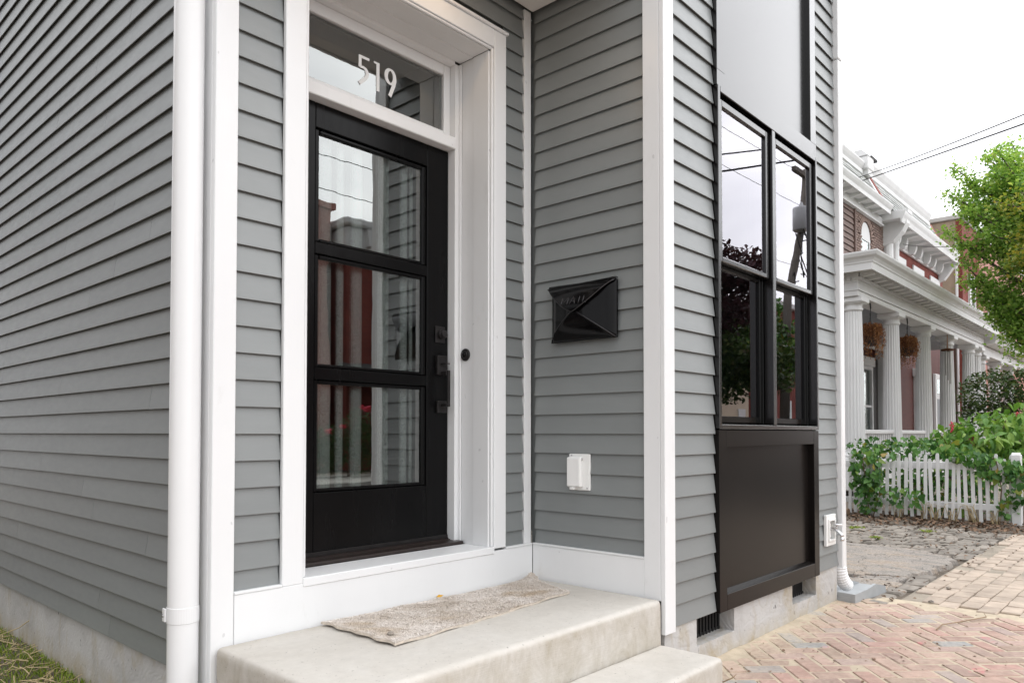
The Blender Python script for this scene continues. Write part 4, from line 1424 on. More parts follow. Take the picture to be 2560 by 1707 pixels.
# entablature
ent = R(MB().box(13.02, 24.5, 1.82, 2.20, 3.843, 3.945, bev=.01).box(13.00, 24.52, 1.795, 2.22, 3.946, 3.975).box(13.03, 24.5, 1.825, 2.20, 3.976, 4.10, bev=.005)
        .box(13.02, 13.42, 2.21, 4.1, 3.843, 3.945).box(13.03, 13.42, 2.21, 4.1, 3.946, 4.10), "entablature", PW)
dn = MB()
x = 13.03
while x < 24.4:
    dn.box(x, x + .055, 1.775, 1.823, 4.135, 4.195); x += .098
y = 1.85
while y < 4.0:
    dn.box(12.98, 13.028, y, y + .055, 4.135, 4.195); y += .098
dn.box(13.02, 24.5, 1.824, 2.2, 4.101, 4.27).box(13.02, 13.4, 2.201, 4.1, 4.101, 4.27)
R(dn, "dentil_band", PW, ent, kind="stuff")
md = MB().prism([(0, 0), (-.24, .020), (-.25, .072), (0, .072)], 'x', -.065, .065)
md_me = mesh_of("modillion", md.v, md.f, PW)
x = 13.15
while x < 24.5:
    link("modillion", md_me, ent, (x + ro.x, 1.81 + ro.y, 4.198 + ro.z)); x += .385
for y in (2.1, 2.5, 2.9, 3.3):
    link("modillion", md_me, ent, (13.01 + ro.x, y + ro.y, 4.198 + ro.z), (0, 0, -PI / 2))
# cornice: crown moulding swept round the corner
prof = [(1.50, 4.2705), (1.50, 4.225), (1.475, 4.225), (1.47, 4.345), (1.455, 4.36), (1.45, 4.385), (1.42, 4.43), (1.375, 4.465), (1.35, 4.52), (1.35, 4.545), (1.42, 4.56), (2.2, 4.60), (2.2, 4.2705)]
mb = MB()
vv = [(13.02 - (1.82 - p[0]), p[0], p[1]) for p in prof] + [(24.75, p[0], p[1]) for p in prof]
k_ = len(prof)
mb.add(vv, [tuple(range(k_)), tuple(range(2 * k_ - 1, k_ - 1, -1))] + [(i, i + k_, (i + 1) % k_ + k_, (i + 1) % k_) for i in range(k_)])
vv = [(13.02 - (1.82 - p[0]), p[0], p[1]) for p in prof] + [(13.02 - (1.82 - p[0]), 4.1, p[1]) for p in prof]
mb.add(vv, [(i, (i + 1) % k_, (i + 1) % k_ + k_, i + k_) for i in range(k_)] + [tuple(range(2 * k_ - 1, k_ - 1, -1))])
R(mb, "cornice", PW)
R(MB().box(13.05, 24.5, 1.85, 4.09, 4.58, 4.64), "porch_roof", M['zinc'])
R(MB().box(13.43, 24.5, 2.21, 4.08, 3.90, 3.94), "porch_ceiling", M['porch_gray'])
# lower storey wall behind the porch
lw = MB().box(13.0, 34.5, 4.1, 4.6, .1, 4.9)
gw = R(lw, "ground_floor_wall", M['shaded_brick'])


def sash_window(x0, x1, z0, z1, y, parent, arch=0.0, lintel=None):
    fr_ = MB().box(x0, x0 + .09, y - .10, y - .005, z0, z1).box(x1 - .09, x1, y - .10, y - .005, z0, z1).box(x0 + .091, x1 - .091, y - .10, y - .005, z0, z0 + .09)
    fr_.box(x0 + .091, x1 - .091, y - .10, y - .005, z1 - .09, z1).box(x0 + .091, x1 - .091, y - .08, y - .005, (z0 + z1) / 2 - .03, (z0 + z1) / 2 + .03)
    fr_.box(x0 - .08, x1 + .08, y - .16, y - .005, z0 - .10, z0 - .001, bev=.01)
    o = R(fr_, "window", PW, parent)
    return o


def pane(x0, x1, z0, z1, y, parent):
    R(MB().box(x0, x1, y - .03, y - .025, z0, z1).box(x0, x1, y - .02, y - .006, z0, z1, mi=1), "window_pane", [M['far_glass'], M['room']], parent)


for x0, x1 in ((19.5, 21.28), (25.9, 27.3), (15.4, 17.0)):
    wv = sash_window(x0, x1, .95, 3.20, 4.1, row); pane(x0 + .09, x1 - .09, 1.04, 3.11, 4.1, wv)
    R(MB().box(x0 - .12, x1 + .12, 3.97, 4.095, 3.21, 3.47, bev=.01), "lintel", PW, wv)
for x0, x1, mt_ in ((21.32, 21.72, M['dark_door']), (28.45, 29.7, PW), (17.4, 18.6, M['dark_door'])):
    dd = R(MB().box(x0, x1, 4.0, 4.095, .79, 3.45, bev=.01), "house_door", mt_)
    if x1 - x0 > 1:
        R(MB().box(x0 + .2, x1 - .2, 3.985, 3.9995, 2.75, 3.25), "door_light", M['far_glass'], dd)
        R(MB().box(x0 + .2, x1 - .2, 3.985, 3.9995, 1.0, 2.55, bev=.004), "door_panel", M['porch_gray'], dd)
R(MB().box(21.76, 21.97, 3.86, 4.09, .79, 3.899, bev=.01), "pilaster", PW)
R(MB().box(22.05, 22.40, 3.90, 4.09, .79, 3.899, bev=.01), "pilaster", PW)
R(MB().box(13.5, 24.6, 3.84, 3.99, 3.70, 3.898, bev=.01), "wall_plate", PW)
# second porch beyond
R(MB().box(24.9, 34, 1.9, 2.25, 3.70, 3.98, bev=.01).prism([(1.60, 4.02), (1.55, 4.12), (1.42, 4.26), (1.42, 4.30), (2.3, 4.36), (2.3, 3.981)], 'x', 24.8, 34), "second_entablature", PW)
for x in (25.4, 27.9, 30.4):
    c = link("column", shaft_me, row, (x + ro.x, 2.1 + ro.y, .71 + ro.z)); link("capital", cap_me, c)

# --- house A upper storey: brown siding and brown brick (wall plane y = 4.1)
uw = R(MB().box(13.0, 22.85, 4.12, 4.6, 4.9, 7.9), "upper_wall", M['mortar'])
sid = R(MB().box(13.0, 20.0, 4.09, 4.118, 4.9, 7.6), "wood_siding", M['brown_siding'])
z = 4.95
while z < 7.55:
    R(MB().prism([(4.05, z), (4.062, z), (4.089, z + .165), (4.080, z + .165)], 'x', 18.4, 19.93), "siding_board", M['brown_siding'], sid)
    z += .16
R(MB().box(19.94, 20.02, 4.02, 4.085, 4.9, 7.62, bev=.008), "corner_strip", M['brown_siding'])
bme = []
for k in range(3):
    vv, ff = cbox(-.102, .102, -.03, .03, -.031, .031, .006)
    rg3 = random.Random(k)
    bme.append(mesh_of("brick", [(x + rg3.uniform(-.003, .003), y, z_ + rg3.uniform(-.003, .003)) for x, y, z_ in vv], ff, M['brown_brick']))
rg = random.Random(17)
wx0, wx1, wzs, wzb = 20.61, 21.46, 6.90, 5.3      # arched window: spring line at wzs
wcx, wr = (wx0 + wx1) / 2, (wx1 - wx0) / 2
zc, rr_ = 6.32, 0
nb = 0
lowb = MB()
zc = 4.95
while zc < 7.62:
    x = 20.03 + (.11 if rr_ % 2 else 0) + .10
    while x < 22.70:
        d = math.hypot(x - wcx, zc - wzs)
        hole = (wx0 - .03 < x < wx1 + .03 and wzb < zc < wzs) or (zc >= wzs and d < wr + .27)
        if not hole:
            if zc > 6.3 and nb < 290:
                link("brick", bme[rg.randrange(3)], uw, (x + ro.x, 4.095 + ro.y + rg.uniform(-.004, .004), zc + ro.z)); nb += 1
            else:
                vv, ff = cbox(x - .102, x + .102, 4.066, 4.125, zc - .031, zc + .031, .006)
                lowb.add(vv, ff)
        x += .216
    zc += .073; rr_ += 1
R(lowb, "brickwork", M['brown_brick'], uw, kind="stuff")
for k in range(19):
    a = PI * (k + .5) / 19
    rr2 = wr + .14
    o = link("brick", bme[k % 3], uw, (wcx + rr2 * math.cos(a) + ro.x, 4.090 + ro.y, wzs + rr2 * math.sin(a) + ro.z), (0, -a, 0))
    o.scale = (1.15, 1, 1.2)
aw = MB().box(wx0, wx0 + .09, 4.09, 4.118, wzb, wzs).box(wx1 - .09, wx1, 4.09, 4.118, wzb, wzs).box(wx0 + .091, wx1 - .091, 4.09, 4.118, wzs - .09, wzs)
half = [(wcx + wr * math.cos(PI * k / 14), wzs + .001 + wr * math.sin(PI * k / 14)) for k in range(15)]
aw.prism(half, 'y', 4.095, 4.118)
aw = R(aw, "arched_window", PW)
R(MB().box(wx0 + .09, wx1 - .09, 4.105, 4.110, wzb, wzs - .09).box(wx0 + .09, wx1 - .09, 4.111, 4.117, wzb, wzs - .09, mi=1), "window_pane", [M['far_glass'], M['room']], aw)
# frieze and eave of house A
R(MB().box(13.0, 22.35, 4.00, 4.085, 7.48, 7.73, bev=.01).box(13.0, 22.35, 3.96, 4.06, 7.475, 7.52), "frieze", PW)
eA = R(MB().box(13.0, 22.0, 3.68, 4.1, 7.74, 7.78).prism([(3.70, 7.70), (3.68, 7.70), (3.67, 7.80), (3.63, 7.86), (3.60, 7.92), (3.60, 7.95), (3.9, 7.99), (4.1, 7.99), (4.1, 7.781), (3.70, 7.781)], 'x', 13.0, 22.0), "eave", PW)
bk = MB().prism([(0, 0), (-.27, .045), (-.29, .10), (0, .10)], 'x', -.055, .055)
bk_me = mesh_of("bracket", bk.v, bk.f, PW)
x = 17.6
while x < 21.9:
    link("bracket", bk_me, eA, (x + ro.x, 4.0 + ro.y, 7.635 + ro.z)); x += .62
R(MB().tube([(22.86, 4.0, 4.9), (22.86, 4.0, 7.9)], .15, 12), "rain_pipe", PW)
R(MB().tube([(23.52, 4.0, 4.9), (23.52, 4.0, 7.4)], .14, 12), "rain_pipe", PW)


def slates(x0, x1, ya, za, yb_, zb_, name, rows):
    """tapered mansard face: courses of overlapping slates, joined"""
    mb_ = MB(); rg_ = random.Random(int(x0 * 10))
    for i in range(rows):
        t0, t1 = i / rows, (i + 1.15) / rows
        y0_, z0_ = ya + (yb_ - ya) * t0, za + (zb_ - za) * t0
        y1_, z1_ = ya + (yb_ - ya) * t1, za + (zb_ - za) * t1
        x = x0 + (.12 if i % 2 else 0)
        while x < x1 - .02:
            xe = min(x + .235, x1)
            d = rg_.uniform(-.006, .006)
            mb_.add([(x, y0_ - .02 + d, z0_), (xe, y0_ - .02 + d, z0_), (xe, y1_ + .005, z1_), (x, y1_ + .005, z1_), (x, y0_, z0_), (xe, y0_, z0_)], [(0, 1, 2, 3), (0, 4, 5, 1)])
            x += .245
    return mb_


rfA = R(MB().prism([(3.78, 7.991), (4.24, 8.90), (9.0, 8.90), (9.0, 7.991)], 'x', 13.0, 21.25), "mansard_roof", M['slate'])
R(slates(16.5, 21.25, 3.765, 7.995, 4.20, 8.78, "slates", 6), "slates", M['slate'], rfA, kind="stuff")
R(MB().box(13.0, 20.95, 4.12, 4.4, 8.72, 8.84, bev=.01).prism([(4.16, 8.841), (4.10, 8.93), (4.06, 9.01), (4.06, 9.05), (4.4, 9.08), (4.4, 8.841)], 'x', 13.0, 20.95), "roof_cornice", PW, rfA)
# party wall with capped corbel
R(MB().prism([(3.74, 7.992), (4.18, 8.87), (4.6, 8.87), (4.6, 7.992)], 'x', 21.26, 21.52, 0), "party_wall", PW)
R(MB().prism([(3.72, 7.993), (4.18, 8.90), (4.6, 8.90), (4.6, 7.993)], 'x', 21.525, 21.80, 0), "party_wall", M['red_brick'], label="red brick edge of the party wall between the two roofs")
R(MB().box(20.97, 21.50, 3.98, 4.5, 8.86, 9.24, bev=.03).prism([(3.98, 9.241), (4.14, 9.42), (4.34, 9.42), (4.5, 9.241)], 'x', 20.94, 21.53).box(21.05, 21.42, 4.0, 4.3, 8.70, 8.858), "chimney_cap", PW)
R(MB().box(20.5, 20.9, 4.6, 5.0, 8.9, 9.68, bev=.02), "chimney", PW)
R(MB().box(21.55, 22.1, 4.05, 4.35, 9.33, 9.40), "gutter_end", M['roof_dark'])
# --- house B: red brick, deep bracketed cornice
R(MB().box(22.86, 30.15, 4.11, 4.6, 4.902, 7.9), "upper_wall", M['brick_wall'], label="painted red brick upper wall")
for a, b in ((23.80, 25.05), (25.95, 27.30), (28.18, 29.50)):
    wv = R(MB().box(a, b, 4.05, 4.105, 6.35, 6.95, bev=.01), "lintel", PW)
    sw = sash_window(a + .12, b - .12, 5.0, 6.345, 4.10, row)
    pane(a + .2, b - .2, 5.08, 6.26, 4.10, sw)
R(MB().box(23.1, 30.15, 4.03, 4.105, 7.17, 7.24, bev=.01).box(23.1, 30.15, 4.05, 4.105, 7.241, 7.56), "frieze", PW)
eB = R(MB().box(23.0, 29.4, 3.46, 4.1, 7.56, 7.63).prism([(3.50, 7.50), (3.46, 7.50), (3.43, 7.631), (3.39, 7.71), (3.37, 7.78), (3.37, 7.81), (3.9, 7.90), (4.1, 7.90), (4.1, 7.631), (3.50, 7.631)], 'x', 22.3, 29.4), "eave", PW)
scr = [(0, 0)] + [(-.10 - .12 * math.sin(k / 6 * PI / 2), .0 + .30 * (1 - math.cos(k / 6 * PI / 2))) for k in range(7)] + [(-.50, .34), (-.52, .398), (0, .398)]
sc = MB().prism(scr, 'x', -.085, .085)
sc_me = mesh_of("scroll_bracket", sc.v, sc.f, PW)
for x in (23.6, 24.35, 25.4, 26.15, 27.2, 27.95, 29.0, 29.75):
    link("scroll_bracket", sc_me, eB, (x + ro.x, 4.04 + ro.y, 7.16 + ro.z))
orn = MB(); rg = random.Random(8)
for a, b in ((23.6, 24.35), (25.4, 26.15), (27.2, 27.95), (29.0, 29.75)):
    for k in range(26):
        x, z = rg.uniform(a + .1, b - .1), rg.uniform(7.27, 7.52)
        q = [(x + .05 * math.cos(t) * (1 - t / 8), 4.035, z + .05 * math.sin(t) * (1 - t / 8)) for t in (0, 1, 2, 3, 4, 5)]
        orn.tube(q, .014, 5)
R(orn, "carved_frieze", PW, eB, kind="stuff")
# end scroll at the party line between the two eaves
es_ = [(3.42, 7.56), (3.55, 7.32), (3.80, 7.06), (4.08, 6.95), (4.08, 7.82), (3.42, 7.82)]
R(MB().prism(es_, 'x', 22.62, 22.98).prism([(3.36, 7.821), (3.36, 7.93), (3.9, 7.98), (3.9, 7.821)], 'x', 22.58, 23.02), "end_bracket", PW)
R(MB().prism([(3.40, 7.55), (3.62, 7.34), (3.9, 6.95), (4.08, 6.9), (4.08, 7.55)], 'x', 29.41, 29.65), "end_bracket", PW)
rfB = R(MB().prism([(3.72, 7.901), (4.24, 8.98), (9.0, 8.98), (9.0, 7.901)], 'x', 21.81, 28.9), "mansard_roof", M['slate'])
R(slates(21.81, 28.85, 3.705, 7.905, 4.20, 8.86, "slates", 7), "slates", M['slate'], rfB, kind="stuff")
R(MB().box(21.81, 28.5, 4.13, 4.5, 8.80, 8.929, bev=.01).prism([(4.18, 8.93), (4.12, 9.04), (4.07, 9.17), (4.07, 9.22), (4.5, 9.25), (4.5, 8.93)], 'x', 21.81, 28.5), "roof_cornice", PW, rfB)
R(MB().prism([(3.72, 7.902), (4.24, 9.0), (9.0, 9.0), (9.0, 7.902)], 'x', 28.905, 29.15), "party_wall", M['red_brick'])

# --- tall house beyond
tall = thing("tall_brick_house", "taller house beyond with tan stuccoed side and red brick front", "house", (32.0, 3.85, .1))


def T(mb, name, mt, parent=None, **p):
    mb.v = [(x - 32.0, y - 3.85, z - .1) for x, y, z in mb.v]
    return mb.build(name, mt, parent or tall, **p)


T(MB().box(32.0, 50, 4.02, 14, .1, 9.75), "side_wall", M['stucco'])
T(MB().box(31.99, 34.6, 3.80, 4.019, .1, 9.72), "front_wall", M['brick_wall'])
T(MB().box(34.61, 50, 3.7, 4.019, .1, 9.6), "front_wall", M['pink_brick'], label="faded pink brick front wall")
T(MB().box(31.9, 50, 3.75, 14.1, 9.76, 9.95, bev=.03), "coping", M['zinc'])
T(MB().tube([(31.93, 3.99, .2), (31.93, 3.99, 8.9)], .05, 8), "rain_pipe", PW)
for x0 in (32.9, 36.2, 39.4):
    for z0 in (2.0, 5.3):
        y_ = 3.795 if x0 < 34 else 3.695
        fr_ = MB().box(x0, x0 + .1, y_ - .08, y_, z0, z0 + 2.1).box(x0 + 1.0, x0 + 1.1, y_ - .08, y_, z0, z0 + 2.1).box(x0 + .101, x0 + .999, y_ - .08, y_, z0 + 2.0, z0 + 2.1).box(x0 + .101, x0 + .999, y_ - .08, y_, z0, z0 + .1)
        fr_.box(x0 - .1, x0 + 1.2, y_ - .10, y_ - .001, z0 + 2.101, z0 + 2.4)
        wv = T(fr_, "window", PW)
        T(MB().box(x0 + .1, x0 + 1.0, y_ - .02, y_ - .003, z0 + .1, z0 + 2.0), "window_pane", M['far_glass'], wv)

# hanging baskets of dead ferns -----------------------------------------
def basket(x, y, ztop, zc, rad, label, seed):
    t = thing("hanging_basket", label, "hanging plant", (x, y, zc), "dried hanging baskets on the porch")
    bk_ = MB().lathe([(.06, -.22), (.11, -.19), (.14, -.06), (.15, -.04)], (0, 0, 0), 14)
    bk_.build("pot", M['rubber'], t)
    hk = MB().tube([(0, 0, ztop - zc), (.03, 0, ztop - zc - .10), (.0, 0, ztop - zc - .22), (0, 0, ztop - zc - .32)], .014, 6)
    for k in range(3):
        a = 2 * PI * k / 3
        hk.tube([(0, 0, ztop - zc - .32), (.14 * math.cos(a), .14 * math.sin(a), -.03)], .005, 4)
    hk.build("hanger", M['cable'], t)
    rg_ = np.random.default_rng(seed)
    pts = []
    for k in range(170):
        a = rg_.uniform(0, 2 * PI); reach = rad * rg_.uniform(.35, 1.0); up__ = rg_.uniform(.08, .24); drop = rg_.uniform(.20, .48) * reach / rad
        for q in np.linspace(0.05, 1, 26):
            rr = reach * math.sin(q * PI / 2) ** .8
            pts.append((rr * math.cos(a), rr * math.sin(a), up__ * math.sin(q * PI * .75) - drop * q ** 2.4 + .02))
    for k in range(34):
        a = rg_.uniform(0, 2 * PI); r0 = rad * rg_.uniform(.35, .95); L = rg_.uniform(.12, .42); sw = rg_.normal(0, .04, 2)
        for q in np.linspace(0, 1, 18):
            pts.append((r0 * math.cos(a) + sw[0] * q, r0 * math.sin(a) + sw[1] * q, -.08 - L * q))
    link("fronds", leaf_mesh("fronds", np.array(pts) + rg_.normal(0, .012, (len(pts), 3)), .042, M['dry_fern'], flat=0.0, aspect=.42, seed=seed, droop=1.0), t, kind="stuff")
    return t


basket(13.98, 1.90, 3.84, 3.22, .27, "dead brown fern in the nearer and larger hanging basket", 1)
basket(16.55, 1.90, 3.84, 3.22, .25, "dead brown fern in the farther, smaller looking hanging basket", 2)
ch = thing("wind_chime", "slender brown wind chime hanging before the fourth porch column", "wind chime", (20.25, 1.9, 3.3))
MB().tube([(0, 0, .60), (0, 0, .2)], .012, 5).lathe([(.02, .2), (.15, .17), (.15, .13), (.02, .12)], (0, 0, 0), 12).build("chime_top", M['dry_fern'], ch)
MB().tube([(.06, 0, .12), (.06, 0, -.62)], .022, 6).tube([(-.06, .02, .12), (-.06, .02, -.5)], .022, 6).tube([(.0, -.06, .12), (.0, -.06, -.72)], .022, 6).build("chime_tubes", M['zinc'], ch)

# ================================================================== picket fence
pf = thing("picket_fence", "white picket fence overgrown with vines along the alley", "fence", (10.0, 0, .14))
FY0, FY1 = -.94, 1.00


def fx(y):
    return 10.03 - (y + 1.0) * .05


pk_hi = MB().prism([(-.021, .03), (.021, .03), (.021, .865), (.011, .895), (-.011, .895), (-.021, .865)], 'x', -.008, .008)
pk_lo = MB().prism([(-.021, .05), (.021, .05), (.021, .81), (.011, .838), (-.011, .838), (-.021, .81)], 'x', -.008, .008)
pkm = [mesh_of("picket", q.v, q.f, M['porch_white']) for q in (pk_hi, pk_lo)]
rg = random.Random(5)
y = FY0; k = 0
while y < FY1 + .7:
    link("picket", pkm[k % 2], pf, (fx(y) - 10.0 - .045, y, rg.uniform(-.012, .012)), (rg.uniform(-.03, .03), rg.uniform(-.02, .02), rg.uniform(-.05, .05)))
    y += .0805; k += 1
MB().box(-.031, .012, -.97, 1.72, .69, .785, bev=.004).build("fence_rail", M['porch_white'], pf)
MB().box(-.031, .012, -.97, 1.72, .175, .255, bev=.004).build("fence_rail", M['porch_white'], pf)
MB().box(-.055, .055, -1.06, -.95, 0, .90, bev=.008).prism([(-.05, .9005), (.05, .9005), (0, .925)], 'y', -1.05, -.96).build("fence_post", M['porch_white'], pf)
MB().box(-.09, .02, .63, .74, 0, .86, bev=.008).build("fence_post", M['porch_white'], pf)
pr = MB().tube([(9.7, .95, .20), (9.95, 2.6, .21)], .05, 12)
pr.build("drain_pipe", M['hose_dirt'], None, label="rusty pipe end lying under the left end of the picket fence", category="pipe")

# ================================================================== plants
vleaf = []
for k in range(4):
    rg4 = random.Random(k)
    hv = [(0, 0, 0), (.34, -.16, .05), (.52, .22, .02), (.30, .62, -.02), (0, 1.0, -.14), (-.30, .62, -.02), (-.52, .22, .02), (-.34, -.16, .05), (0, .45, -.05)]
    hv = [(x * .9 + rg4.uniform(-.04, .04), y + rg4.uniform(-.04, .04), z) for x, y, z in hv]
    vleaf.append(mesh_of("leaf", hv, [(i, (i + 1) % 8, 8) for i in range(8)], M['vine']))
oleaf = []
for k in range(4):
    rg4 = random.Random(50 + k)
    hv = [(0, 0, 0), (.20, .25, .04), (.24, .5, .03), (.14, .8, -.05), (0, 1.1, -.20), (-.14, .8, -.05), (-.24, .5, .03), (-.20, .25, .04), (0, .5, -.02)]
    hv = [(x + rg4.uniform(-.02, .02), y, z + rg4.uniform(-.03, .03)) for x, y, z in hv]
    oleaf.append(mesh_of("leaf", hv, [(i, (i + 1) % 8, 8) for i in range(8)], M['poke']))


def leafy(name, label, cat, base, pts, size, meshes, nlarge, matn, seed, stems=None, outward=(-1, -.6, .5), aspect=.8, group=None):
    """plant with individually placed front leaves and the rest joined"""
    rg_ = random.Random(seed)
    t = thing(name, label, cat, base, group)
    bv = Vector(base)
    ow = Vector(outward).normalized()
    order = sorted(range(len(pts)), key=lambda i: -(Vector(pts[i]) - bv).dot(ow) + rg_.uniform(-.15, .15))
    for i in order[:nlarge]:
        p = Vector(pts[i]) - bv
        nrm = (ow + Vector((rg_.gauss(0, .75), rg_.gauss(0, .75), rg_.gauss(0, .55)))).normalized()
        tip = Vector((rg_.gauss(0, .5), rg_.gauss(0, .5), -.9)); tip = (tip - nrm * tip.dot(nrm)).normalized()
        mm_ = Matrix((tip.cross(nrm), tip, nrm)).transposed().to_4x4()
        s_ = size * rg_.choice((.5, .65, .8, .95, 1.1, 1.25)) * rg_.uniform(.9, 1.1)
        o = bpy.data.objects.new("leaf", meshes[rg_.randrange(len(meshes))]); COL.objects.link(o); o.parent = t
        o.matrix_local = Matrix.Translation(p) @ mm_ @ Matrix.Scale(s_, 4)
    rest_ = np.array([tuple(Vector(pts[i]) - bv) for i in order[nlarge:]])
    if len(rest_):
        link("foliage", leaf_mesh("foliage", rest_, size * 1.0, matn, flat=.3, aspect=aspect, seed=seed, droop=.6), t, kind="stuff")
    if stems:
        sm = MB()
        for st in stems:
            sm.tube([Vector(p) - bv for p in st], .007, 5)
        sm.build("stem", M['stem'], t)
    return t


def blob(n, c, s, seed, shell=.5):
    rg_ = np.random.default_rng(seed)
    d = rg_.normal(size=(n, 3)); d /= np.linalg.norm(d, axis=1)[:, None]
    q = rg_.uniform(shell, 1, n) ** .6
    return np.array(c) + d * q[:, None] * np.array(s)


pts = np.concatenate([blob(230, (9.80, .74, .78), (.13, .23, .33), 1), blob(110, (9.80, .70, .45), (.12, .20, .30), 2), blob(40, (9.80, .28, .45), (.08, .30, .14), 3), blob(40, (9.85, .62, 1.02), (.14, .35, .10), 4)])
leafy("ivy_vine", "ivy clump smothering the left corner post of the picket fence", "vine", (9.85, .72, .15), pts, .080, vleaf, 230, M['vine'], 3,
      [[(9.85, .72, .15), (9.83, .75, .6), (9.82, .8, 1.0)], [(9.82, .66, .15), (9.80, .55, .5), (9.80, .3, .42)]], group=None)
pts = np.concatenate([blob(130, (9.90, -.82, .85), (.11, .28, .17), 5), blob(90, (9.90, -1.02, .66), (.12, .15, .30), 6), blob(60, (9.95, -.52, .98), (.16, .25, .10), 7), blob(30, (9.92, -.92, .36), (.08, .12, .15), 71)])
leafy("bindweed_vine", "green vine draped over the right end of the picket fence by the post", "vine", (9.98, -.80, .15), pts, .082, vleaf, 190, M['vine'], 4,
      [[(9.98, -.8, .15), (9.95, -.85, .6), (9.93, -.8, .95)]])
pts = np.concatenate([blob(420, (10.6, .30, 1.06), (.40, .75, .20), 8, .3), blob(900, (10.55, .05, .55), (.33, 1.05, .42), 9, .1), blob(120, (10.45, .9, 1.05), (.25, .35, .22), 72, .3)])
leafy("creeper", "low creeper filling the yard right behind the picket fence", "vine", (10.6, .2, .15), pts, .085, vleaf, 280, M['vine'], 5)
pts = np.concatenate([blob(520, (11.6, -.45, 1.20), (.65, .60, .42), 10, .3), blob(420, (12.0, -.9, 1.35), (.7, .6, .45), 11, .3), blob(200, (11.3, -.05, 1.15), (.45, .40, .28), 12, .3), blob(200, (11.4, -1.1, .9), (.5, .4, .4), 73, .3)])
pk_ = leafy("pokeweed", "big pokeweed bush with broad leaves behind the picket fence", "bush", (11.7, -.4, .15), pts, .15, oleaf, 290, M['poke'], 6,
            [[(11.7, -.4, .15), (11.5, -.5, .9), (11.3, -.7, 1.5)], [(11.7, -.4, .15), (11.9, -.6, 1.0), (12.1, -.9, 1.7)], [(11.7, -.4, .15), (11.3, -.2, .8), (11.1, .1, 1.3)]], outward=(-.8, -.5, .7), aspect=.5)
bs = MB(); rg = random.Random(4)
for (x, y, z) in ((11.15, -.05, 1.48), (11.75, -.78, 1.62), (11.25, -.30, 1.25)):
    for k in range(26):
        bs.lathe([(.004, -.010), (.011, 0), (.004, .010)], (x - 11.7 + rg.gauss(0, .012), y + .4 + rg.gauss(0, .012), z - .15 - k * .006), 6)
bs.build("berry_cluster", M['rose'], pk_, kind="stuff")
pts = np.concatenate([blob(1700, (13.0, -.28, 1.95), (.42, .55, .42), 13, .45), blob(1100, (13.2, -.75, 2.02), (.42, .5, .40), 14, .45), blob(600, (12.95, -.2, 1.62), (.30, .45, .24), 15, .4)])
hg = thing("yew_shrub", "rounded dark green shrub with purple tinged lower leaves behind the pokeweed", "shrub", (13.0, -.4, .15))
link("foliage", leaf_mesh("foliage", pts - np.array([13.0, -.4, .15]), .065, M['hedge'], flat=.5, aspect=.55, seed=15), hg, kind="stuff")
MB().tube([(0, 0, 0), (.05, 0, .8), (0, .1, 1.6)], [.06, .05, .03], 8).tube([(0, 0, .5), (.1, -.3, 1.2), (.1, -.45, 1.7)], [.04, .03, .02], 7).build("trunk", M['bark'], hg)
# grass tufts at the foot of the fence
tf = MB(); rg = random.Random(12)
for (ty, nn) in ((-.10, 16), (-.55, 14), (.05, 8), (-.78, 10), (.35, 7), (-.3, 10)):
    for k in range(nn):
        b = Vector((9.93 + rg.uniform(-.05, .05), ty + rg.uniform(-.06, .06), .14)); a = rg.uniform(0, 2 * PI); L = rg.uniform(.12, .40)
        d = Vector((math.cos(a) - .4, math.sin(a), 0)) * L * .45
        tf.tube([b, b + d * .4 + Vector((0, 0, L * .6)), b + d + Vector((0, 0, L * .65))], [.004, .004, .001], 4)
tf.build("grass_tufts", M['straw'], strip, kind="stuff")


def tree(name, label, base, top, branches, nleaf, leafsize, mt, seed, spread, flat=.4, trunk_r=.14, group=None):
    """trunk with forking limbs; leaves gathered in clumps along the limbs"""
    rg_ = np.random.default_rng(seed)
    t = thing(name, label, "tree", base, group)
    b = Vector(base)
    tk = MB()
    tk.tube([(0, 0, 0), (.05, .02, (top[2] - base[2]) * .3), Vector(top) - b - Vector((0, 0, (top[2] - base[2]) * .25)), Vector(top) - b], [trunk_r, trunk_r * .8, trunk_r * .4, .02], 9)
    tk.build("trunk", M['bark'], t, smooth=True)
    lm_ = MB(); pts = []
    for (p0, p1) in branches:
        p0, p1 = np.array(p0), np.array(p1)
        mid = (p0 + p1) / 2 + rg_.normal(0, .12, 3)
        lm_.tube([Vector(p0) - b, Vector(mid) - b, Vector(p1) - b], [.05, .03, .008], 6)
        L = np.linalg.norm(p1 - p0)
        for k in range(int(nleaf * L)):
            q = rg_.uniform(.15, 1.0)
            c = (1 - q) ** 2 * p0 + 2 * q * (1 - q) * mid + q * q * p1
            cl = np.sin(q * 19 + p0[0] * 5) * .5 + .5
            if rg_.uniform() > .35 + .65 * cl:
                continue
            pts.append(c + rg_.normal(0, 1, 3) * spread * (1.15 - .75 * q) * np.array([1, 1, .8]))
    lm_.build("branch", M['bark'], t)
    link("crown", leaf_mesh("crown", np.array(pts) - np.array(base), leafsize, mt, flat=flat, seed=seed), t, kind="stuff")
    return t


